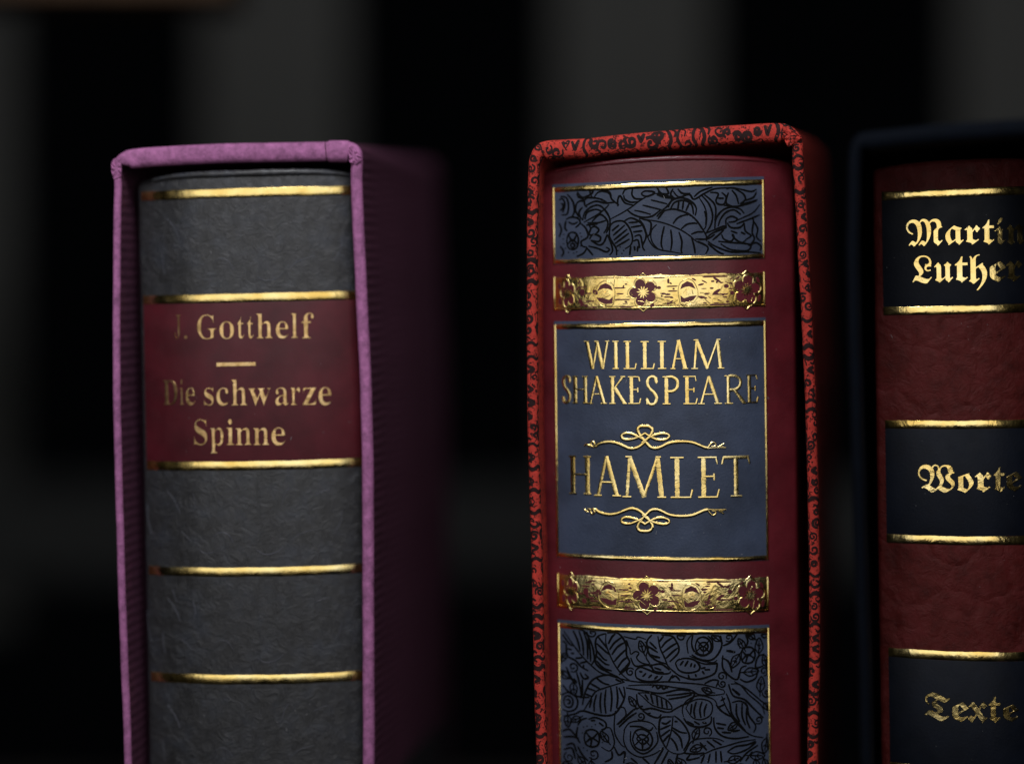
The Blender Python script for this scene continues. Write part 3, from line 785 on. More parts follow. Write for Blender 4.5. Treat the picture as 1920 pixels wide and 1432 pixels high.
# ------------------------------------------------------------------ shelf, plank, and grey bars standing in for glass reflections
FLOOR = -910.0
block('shelf', SHELFWOOD, -1500, 1500, -260, 885, FLOOR - 180, FLOOR, 8, kind='structure')
GP = 'dim grey bars standing in for glass reflections, behind the books'
for px0, px1, lab in ((-230, 25, 'blurred glass reflection built as a grey bar at the left edge of the photo, left of the purple slipcase'),
                      (378, 652, 'blurred glass reflection built as a grey bar behind the purple slipcase and its grey book'),
                      (1040, 1332, 'blurred glass reflection built as a grey bar behind the red patterned slipcase'),
                      (1795, 2090, 'blurred glass reflection built as a grey bar at the right edge, behind the dark blue slipcase')):
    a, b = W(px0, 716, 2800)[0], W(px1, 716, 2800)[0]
    block('reflection_band', REFLECTION, a, b, 2800, 2860, FLOOR, 1600, 10, lab, 'reflection_band', GP)  # upright bars added in place of light bands reflected in the glass
block('reflection_crossband', CROSS_REFLECTION, -1900, 2100, 2700, 2750, W(0, 1085, 2710)[2], W(0, 905, 2710)[2], 8,
      'blurred horizontal glass reflection built as a dim bar, crossing behind the slipcases', 'reflection_crossband')  # added bar, stands in for the level band of reflected light
block('plank', BROWN, -1450, W(430, 0, 900)[0], 900, 1240, W(0, -2, 900)[2], W(0, -2, 900)[2] + 160, 8,
      'blurred brown wooden plank at the top left corner of the photo', 'plank')


def book(label, cx, y, roll, zb):
    c = Vector(W(cx, 716, y))
    k = 1 + y / DIST
    off = Vector((-math.sin(roll) * zb, 0, math.cos(roll) * zb)) * k
    t = thing('book', label, 'book', (c + off) * U)
    t.rotation_euler = (0, -roll, 0)
    t.scale = (k, k, k)
    return t, (0, 0, zb)


ZB = -892.0
# ------------------------------------------------------------------ grey book in the purple slipcase
PL = [(236, 1622), (231, 1417), (219, 1078), (211, 788), (210, 515), (211, 400), (212, 345), (208, 316), (212, 300), (226, 286),
      (250, 279), (330, 273), (450, 268), (560, 266), (640, 265), (662, 268), (675, 281), (678, 300), (677, 330), (678, 372),
      (686, 540), (695, 729), (699, 982), (700, 1417), (700, 1622)]
base = Vector(W(466, 1562, 0))
t = thing('slipcase', 'mauve purple paper slipcase with ribbed sides holding the grey book', 'slipcase', base * U)
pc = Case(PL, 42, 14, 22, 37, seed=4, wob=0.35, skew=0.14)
pc.build('shell', PURPLE, PURPLE_SHADED, t, base)


def overlap(case, s0, s1, name, m, parent, shift, h=1.6):
    """a second turn of paper lapped over the rim between two places along the edge"""
    bm = bmesh.new()
    n = max(2, int((s1 - s0) / 4))
    rows = []
    for i in range(n + 1):
        s = s0 + (s1 - s0) * i / n
        hh = h if 0 < i < n else -0.5
        s += 0.8 * math.sin(i)
        rows.append([bm.verts.new(case.surf(s + 1.5 * math.sin(3 * tt), tt, hh)) for tt in [j / 12 for j in range(-1, 14)]])
    for a, b in zip(rows, rows[1:]):
        for j in range(len(a) - 1):
            bm.faces.new((a[j], b[j], b[j + 1], a[j + 1]))
    return finish(bm, name, m, parent, 50, shift)


def s_at(case, px, top=True):
    """length along the edge where its top run passes a measured column"""
    best = min(range(len(case.P)), key=lambda i: abs(case.P[i][0] - W(px, 300, case.y)[0]) + (0 if case.n[i][1] > 0.7 else 1e6))
    return case.L[best]


overlap(pc, s_at(pc, 613), s_at(pc, 655), 'paper_overlap', PURPLE, t, base, 2.2)
ribbons([(1.8, [(s_at(pc, 613) - 1, 40 * q / 8) for q in range(-1, 10)])], lambda a, c, h: pc.surf(a + 1.2 * math.sin(c * 0.12), c / 40, h), 'paper_seam', PURPLE_SHADED, t, base, 2, 0.5, 0, 2.0)
fold([(656, 274), (664, 276), (671, 287), (679, 296), (673, 306), (662, 308), (655, 303), (654, 288)], 41, 4, 'corner_fold', PURPLE, t, base)
fold([(209, 305), (216, 297), (226, 299), (228, 318), (226, 332), (214, 336), (209, 322)], 43, 3, 'corner_fold', PURPLE, t, base)

R1 = math.radians(1.15)
bk, sh = book('grey marbled book with a wine red title label, in the purple slipcase', 470, 42, R1, ZB)
grey_book = bk
g = Spine(-206, 216, sag=46, power=2.5, taper=2e-5, skew=0.14)
tr = g.trace(470, R1)
cover(g, 'cover', GREY, bk, sh, ZB, lambda x: 398 - 14 * abs((x - 5) / 211) ** 5, edge=12, top_r=13)


ribbons([(13, [(x, 391 - 14 * abs((x - 5) / 211) ** 5) for x in range(-180, 195, 12)])], g.at, 'highlight_roll', GREY, bk, sh, 13, 0.1, 4.5, 4.0)  # raised roll added to catch the light as a bright top edge


def zc(py):
    return 716 - py


for k, (a, b) in enumerate(((370, 352.5), (566.5, 550), (881, 864.5), (1080, 1063.5), (1282, 1264.5), (1482, 1465))):
    patch(g, 'gold_band', GOLD, bk, sh, -205, 215, zc(a), zc(b), 1.3, 0.5, 3, 0.25, k)
patch(g, 'title_label', RED_LABEL, bk, sh, -205, 215, zc(864.2), zc(566.8), 0.9)
F1 = (290, 570, 5.114)
TH = (1.12, 0.15)
words([('J', 172, 248, 105, 338), ('.', 275, 306, 304, 335), ('G', 400, 592, 100, 340), ('o', 615, 768, 165, 337), ('t', 788, 862, 125, 332),
       ('t', 883, 952, 125, 332), ('h', 972, 1132, 90, 328), ('e', 1155, 1287, 165, 332), ('l', 1303, 1372, 90, 325), ('f', 1403, 1527, 85, 328)],
      F1, tr, TH, g, 'author_lettering', bk, sh, DULLGOLD, h=1.7)
words([('-', 592, 970, 558, 595)], F1, tr, TH, g, 'gold_rule', bk, sh, DULLGOLD, h=1.7)
words([('D', 60, 212, 735, 972), ('i', 228, 272, 725, 970), ('e', 285, 390, 800, 976), ('s', 468, 570, 800, 976), ('c', 585, 716, 800, 976),
       ('h', 732, 888, 722, 970), ('w', 898, 1118, 805, 976), ('a', 1150, 1285, 798, 974), ('r', 1298, 1398, 798, 968), ('z', 1410, 1545, 803, 968),
       ('e', 1558, 1692, 798, 976), ('S', 370, 507, 1103, 1356), ('p', 528, 668, 1183, 1430), ('i', 684, 764, 1100, 1350), ('n', 774, 932, 1183, 1350),
       ('n', 943, 1102, 1183, 1350), ('e', 1113, 1257, 1180, 1356)],
      F1, tr, TH, g, 'title_lettering', bk, sh, DULLGOLD, h=1.7)
# fibres caught in the marbled paper: the same sheet motif in every field of the spine
MOT = [[(80, 720), (84, 800), (92, 880), (120, 970)], [(215, 880), (222, 980), (235, 1060)], [(255, 608), (320, 690), (365, 790)],
       [(375, 930), (430, 980), (460, 1010)], [(505, 1065), (575, 1100), (650, 1085)], [(985, 1068), (1060, 1106), (1150, 1085), (1200, 1040)],
       [(1252, 1003), (1330, 945), (1445, 910)], [(295, 535), (318, 590), (335, 640)], [(1440, 640), (1500, 610), (1570, 595)],
       [(800, 1120), (818, 1140), (840, 1120)], [(1190, 700), (1210, 620), (1250, 570)], [(640, 960), (700, 930), (760, 950), (800, 1010)],
       [(1600, 940), (1650, 860), (1660, 760)], [(470, 620), (490, 700), (480, 760)]]
fib = []
rnd = random.Random(8)
for dy in (-513, 0, 202, 404, 606):
    for st in MOT:
        if rnd.random() < 0.25:
            continue
        pts = [tr(250 + x / 4.267, 780 + yy / 4.267 + dy) for x, yy in st]
        lo, hi = ((355, 160) if dy == -513 else (-167, -346) if dy == 0 else (-366, -547) if dy == 202 else (-568, -748) if dy == 404 else (-768, -886))
        pts = [p for p in pts if hi < p[1] < lo]
        if len(pts) > 1:
            fib.append((rnd.uniform(0.6, 1.5), pts))
ribbons(fib, g.at, 'fibre_pattern', FIBRE, bk, sh, 1.6, 0.15, 0.45, taper=True)['kind'] = 'stuff'

# ------------------------------------------------------------------ red book in the scroll-printed slipcase
RL = [(1010, 1622), (1004, 1432), (996, 1100), (989, 850), (986, 600), (986, 450), (989, 330), (993, 294), (1003, 274), (1020, 265),
      (1060, 261), (1100, 259), (1200, 248), (1300, 240), (1400, 233), (1458, 231), (1480, 236), (1497, 250), (1504, 268), (1506, 300),
      (1513, 400), (1523, 600), (1533, 850), (1537, 1050), (1537, 1250), (1534, 1432), (1533, 1622)]
base = Vector(W(1262, 1562, 0))
t = thing('slipcase', 'red slipcase printed with black scrolls, around the red and blue book', 'slipcase', base * U)
rc = Case(RL, 0, 21, 21, 36, seed=9, wob=0.5)
rc.build('shell', VERMILION, VERMILION, t, base)
rnd = random.Random(21)
scr = []


def curl(s, tt, r, turns, a0, w, squash):
    """a volute in edge coordinates (length, position across the nose)"""
    n = int(9 * abs(turns)) + 3
    pts = []
    for i in range(n):
        f = i / (n - 1)
        a = a0 + turns * 2 * math.pi * f
        q = r * (1 - 0.8 * f)
        pts.append((s + q * math.cos(a), (tt + q * math.sin(a) / squash) * 40))
    return (w, pts)


s = 20.0
top0, top1 = s_at(rc, 1015), s_at(rc, 1470)
while s < rc.len - 20:
    on_top = top0 < s < top1
    sq = 62 if on_top else 36
    k = rnd.random()
    d = rnd.choice((-1, 1))
    if k < 0.5:
        scr.append(curl(s, rnd.uniform(0.3, 0.75), rnd.uniform(8, 14) if on_top else rnd.uniform(6, 10), d * rnd.uniform(1.0, 1.6), rnd.uniform(0, 6), rnd.uniform(3.4, 6.0), sq))
        scr.append((rnd.uniform(6, 10), [(s + 12, 40 * rnd.uniform(-0.1, 0.2)), (s + 6, 40 * 0.2), (s - 8, 40 * rnd.uniform(-0.05, 0.15))]))
    elif k < 0.8:
        scr.append((rnd.uniform(5, 9), [(s - 7 * d, 40 * 1.05), (s - 1 * d, 40 * 0.8), (s + 3 * d, 40 * 0.5), (s - 2 * d, 40 * 0.25), (s + 4 * d, -2)]))
        scr.append((rnd.uniform(3, 5), [(s + 5, 40 * 0.95), (s + 13, 40 * 0.75), (s + 10, 40 * 0.55)]))
    else:
        scr.append((rnd.uniform(6, 10), [(s - 6, 40 * 0.75), (s, 40 * rnd.uniform(0.4, 0.6)), (s + 7, 40 * 0.8)]))
        scr.append((rnd.uniform(8, 13), [(s - 4, 40 * 0.1), (s + 5, 40 * 0.02), (s + 12, 40 * 0.16)]))
    s += rnd.uniform(13, 20) if on_top else rnd.uniform(15, 27)
ribbons(scr, lambda a, b, h: rc.surf(a, b / 40, h), 'scroll_print', SCROLL, t, base, 4, 0.25, 0, 2.0)
side = []
for i in range(90):                                       # the same print runs on over the right-hand side board
    d, z = rnd.uniform(25, 800), rnd.uniform(-800, 420)
    a0, r, tn = rnd.uniform(0, 6), rnd.uniform(9, 18), rnd.choice((-1, 1)) * rnd.uniform(0.8, 1.5)
    side.append((rnd.uniform(5, 9), [(d + r * (1 - 0.8 * q / 12) * math.cos(a0 + tn * 6.28 * q / 12), z + r * (1 - 0.8 * q / 12) * math.sin(a0 + tn * 6.28 * q / 12)) for q in range(13)]))


def side_at(d, z, h):
    i = min((q for q in range(len(rc.P)) if rc.n[q][0] > 0.9), key=lambda q: abs(rc.P[q][2] - z))
    a, b = rc.P[i - 1], rc.P[min(i + 1, len(rc.P) - 1)]
    f = 0 if abs(b[2] - a[2]) < 1e-6 else max(0, min(1, (z - a[2]) / (b[2] - a[2])))
    x = a[0] + (b[0] - a[0]) * f
    return Vector((x + rc.skew * max(d, 16) + h + 0.3, rc.y + max(d, 16), z))


ribbons(side, side_at, 'side_scroll_print', SCROLL, t, base, 6, 0.6, 0, 4.0)
cf = fold([(1467, 238), (1482, 243), (1503, 257), (1494, 266), (1479, 275), (1473, 268)], -1, 3.5, 'corner_fold', VERMILION, t, base)
ribbons([(2.0, [(1481, 256), (1484, 262), (1493, 256), (1482, 255)]), (1.6, [(1486, 246), (1496, 253)])],
        lambda a, b, h: Vector(W(a, b, -4.7 - h)), 'fold_print', SCROLL, cf, base, 2, 0.4, 0, 2.0)

R2 = math.radians(0.7)
bk, sh = book('dark red book with slate blue gilt panels, second of the three', 1253, 0, R2, ZB)
red_book = bk
hm = Spine(-229, 241, radius=430, taper=6.5e-5)
tr = hm.trace(1253, R2)
cover(hm, 'cover', RED_SPINE, bk, sh, ZB, lambda x: 424 - 13 * ((x - 6) / 235) ** 2 - 6 * abs((x - 6) / 235) ** 8, edge=14, top_r=10)
ribbons([(9, [(x, 418 - 13 * ((x - 6) / 235) ** 2 - 6 * abs((x - 6) / 235) ** 8) for x in range(-205, 220, 12)])], hm.at, 'highlight_roll', RED_SPINE, bk, sh, 9, 0.1, 2.4, 4.0)  # flatter roll, added likewise for the highlight along the spine top
XL, XR = -211, 187

# leafy line drawing, measured on an enlarged detail of each panel
DA = (1030, 330, 4.571)
LEAF_A = [
    (2.8, [(770, 365), (900, 385), (1000, 410), (1120, 460), (1200, 510), (1260, 560), (1330, 590)]),
    [(920, 350), (960, 310), (1050, 285), (1130, 300), (1200, 330), (1260, 380), (1310, 450), (1345, 510), (1350, 560)],
    [(930, 370), (960, 330), (985, 300)], [(1060, 410), (1100, 360), (1160, 335), (1190, 335)], [(1130, 455), (1180, 415), (1240, 405), (1270, 410)],
    [(1215, 500), (1270, 480), (1320, 480)], (2.6, [(770, 370), (810, 420), (840, 510), (860, 560), (900, 610), (960, 635), (1050, 650), (1130, 665)]),
    (2.6, [(920, 415), (880, 460), (870, 520), (890, 580), (940, 630)]), [(985, 430), (965, 520), (960, 590), (975, 630)], [(1040, 460), (1050, 560), (1040, 640)],
    [(1110, 480), (1135, 560), (1130, 640), (1140, 665)], [(1220, 530), (1240, 600), (1250, 665)], [(1270, 560), (1360, 610), (1340, 670)],
    (2.8, [(525, 370), (620, 320), (700, 270), (780, 210), (860, 165), (920, 150)]), [(590, 260), (590, 200), (610, 170), (650, 230), (720, 250)],
    [(630, 160), (650, 120), (700, 105), (800, 100), (900, 95), (930, 110), (940, 150)], [(640, 165), (650, 200), (700, 225), (760, 220)],
    [(715, 110), (710, 160), (740, 195), (800, 195)], [(790, 150), (820, 130), (890, 135), (900, 150), (840, 175), (800, 165), (790, 150)],
    [(670, 290), (720, 330), (800, 355), (880, 345), (930, 310), (960, 290)], (3.2, [(730, 295), (770, 302), (810, 312), (870, 330)]),
    (3.2, [(800, 250), (880, 270), (960, 290)]), (3, [(870, 205), (930, 220), (1010, 240)]), [(920, 160), (1000, 185), (1080, 190)],
    [(920, 150), (1010, 170), (1050, 200), (1010, 260), (960, 300)], [(520, 470), (530, 420), (570, 390), (640, 390), (690, 450), (715, 530), (700, 590), (650, 625)],
    [(520, 470), (520, 520), (545, 570), (575, 620), (580, 680)], [(540, 470), (600, 420)], [(550, 510), (650, 420)], [(555, 550), (670, 455)], [(565, 580), (685, 490)],
    [(580, 605), (690, 540)], [(640, 390), (700, 360), (770, 390), (810, 440), (830, 520), (800, 600), (820, 640)], [(680, 400), (760, 395)], [(700, 440), (790, 425)],
    [(720, 480), (800, 470)], [(730, 520), (780, 510), (800, 600)], [(720, 560), (760, 550), (775, 620)], [(700, 600), (690, 680)], [(730, 600), (735, 640)],
    [(760, 600), (755, 650)], [(830, 520), (860, 500), (870, 400), (800, 370)],
    [(290, 380), (310, 310), (370, 260), (430, 250), (480, 290), (520, 360), (520, 430), (490, 490)], [(310, 370), (330, 310), (400, 285), (450, 300)],
    [(320, 250), (400, 215), (480, 230), (560, 225)], (3, [(300, 395), (400, 340), (470, 290), (515, 245)]), [(510, 240), (480, 215), (420, 190), (330, 185), (300, 220)],
    [(250, 140), (290, 180), (350, 160), (380, 130), (350, 120), (370, 180)], [(390, 180), (420, 140), (470, 130), (520, 150), (540, 200), (600, 250)],
    [(460, 110), (520, 140), (535, 190)], [(250, 130), (250, 170), (300, 200), (310, 250), (330, 265)], [(240, 230), (270, 210), (300, 215)],
    [(240, 230), (230, 290), (260, 350)], [(290, 265), (260, 310), (280, 370)], [(100, 170), (150, 180), (170, 240), (160, 320), (110, 330)],
    [(160, 150), (210, 220), (220, 300), (200, 350)], [(90, 200), (120, 190), (140, 240), (120, 310)], [(105, 230), (125, 240), (120, 275), (100, 290)],
    [(150, 370), (190, 350), (250, 360), (270, 400), (230, 440)], [(150, 380), (140, 440), (160, 470)], [(170, 390), (210, 410), (250, 390)],
    [(155, 555), (168, 500), (205, 480), (242, 500), (255, 555), (242, 610), (205, 630), (168, 610), (155, 555)], [(170, 500), (205, 560), (240, 500)],
    [(160, 590), (205, 545), (250, 590)], [(185, 590), (205, 575), (225, 595), (205, 615), (185, 590)], [(270, 400), (320, 450), (335, 520), (280, 560), (290, 600), (330, 610)],
    [(330, 610), (300, 660), (240, 690)], [(340, 410), (360, 450), (345, 500), (400, 500)], [(360, 450), (390, 430), (430, 460), (400, 500)],
    [(350, 540), (380, 500), (440, 520), (430, 560), (360, 550)], [(360, 550), (430, 590), (470, 570), (500, 500)], [(340, 600), (420, 620), (490, 650), (520, 630), (490, 610)],
    [(330, 620), (380, 680)], [(500, 500), (530, 570), (545, 640), (520, 680)], [(330, 400), (420, 400), (490, 380)], [(320, 420), (420, 410)],
    [(370, 390), (440, 330), (500, 380), (500, 440), (470, 490)], [(90, 400), (110, 460), (90, 520)], [(100, 600), (130, 650), (110, 690)],
    [(1020, 270), (1040, 220), (1100, 190), (1170, 195), (1230, 230), (1260, 280), (1250, 340)], [(1040, 280), (1070, 230), (1130, 210), (1190, 220), (1225, 260), (1235, 330)],
    [(1110, 220), (1100, 290)], [(1150, 215), (1140, 290)], [(1200, 230), (1170, 300)], [(1060, 130), (1110, 180), (1200, 160), (1240, 200), (1330, 150), (1420, 110), (1550, 100)],
    [(1240, 180), (1300, 130), (1400, 95)], [(1060, 110), (1040, 160), (1080, 200)], [(1100, 110), (1140, 150), (1210, 150)], [(1000, 100), (1020, 150), (960, 150), (930, 110)],
    (2.8, [(1280, 180), (1330, 260), (1350, 340), (1340, 440), (1310, 460)]), [(1310, 170), (1370, 240), (1400, 330), (1390, 410), (1350, 480)],
    [(1330, 160), (1410, 230), (1430, 300), (1420, 380)], (3.4, [(1330, 300), (1345, 360), (1340, 420)]), [(1520, 110), (1560, 100), (1640, 110)],
    [(1380, 140), (1450, 150), (1430, 210), (1450, 240), (1500, 240), (1520, 180), (1480, 140)], [(1450, 190), (1500, 190)], [(1540, 140), (1520, 230), (1580, 260)],
    [(1570, 120), (1610, 170), (1630, 240)], [(1600, 110), (1670, 150), (1690, 200), (1650, 240), (1800, 200)], [(1640, 110), (1740, 130), (1790, 110)],
    [(1500, 250), (1600, 260), (1700, 240), (1790, 210)], [(1680, 210), (1760, 180), (1790, 130)],
    [(1420, 460), (1430, 370), (1480, 300), (1560, 265), (1640, 280), (1680, 320)], [(1450, 430), (1470, 370), (1520, 310), (1590, 290), (1650, 330)],
    [(1520, 430), (1520, 370), (1570, 345), (1620, 370), (1590, 390), (1540, 395)], [(1530, 400), (1560, 440), (1640, 440), (1680, 400)],
    [(1340, 490), (1420, 460), (1500, 430), (1520, 440), (1400, 490), (1350, 530)], (2.8, [(1590, 390), (1680, 350), (1760, 310), (1820, 240)]), [(1610, 410), (1720, 370), (1820, 330)],
    [(1680, 400), (1690, 470), (1740, 510), (1700, 540)], [(1690, 380), (1760, 370), (1750, 480), (1770, 540), (1720, 600)], [(1760, 380), (1800, 450), (1790, 520), (1830, 560)],
    [(1360, 560), (1420, 600), (1560, 650), (1700, 650), (1830, 660)], [(1360, 580), (1450, 650), (1500, 670)],
    [(1450, 560), (1560, 570), (1700, 580), (1740, 600), (1700, 640), (1560, 630), (1470, 580)], [(1480, 500), (1500, 540), (1560, 560), (1590, 520), (1570, 500), (1600, 540), (1660, 570), (1700, 540)],
    [(1400, 550), (1460, 500), (1500, 460)], [(1730, 600), (1780, 570), (1830, 600), (1820, 640)], [(1250, 540), (1350, 540), (1420, 500)],
    [(1650, 480), (1690, 500)], [(1560, 470), (1620, 490)],
]
DB = (1030, 1170, 4.571)
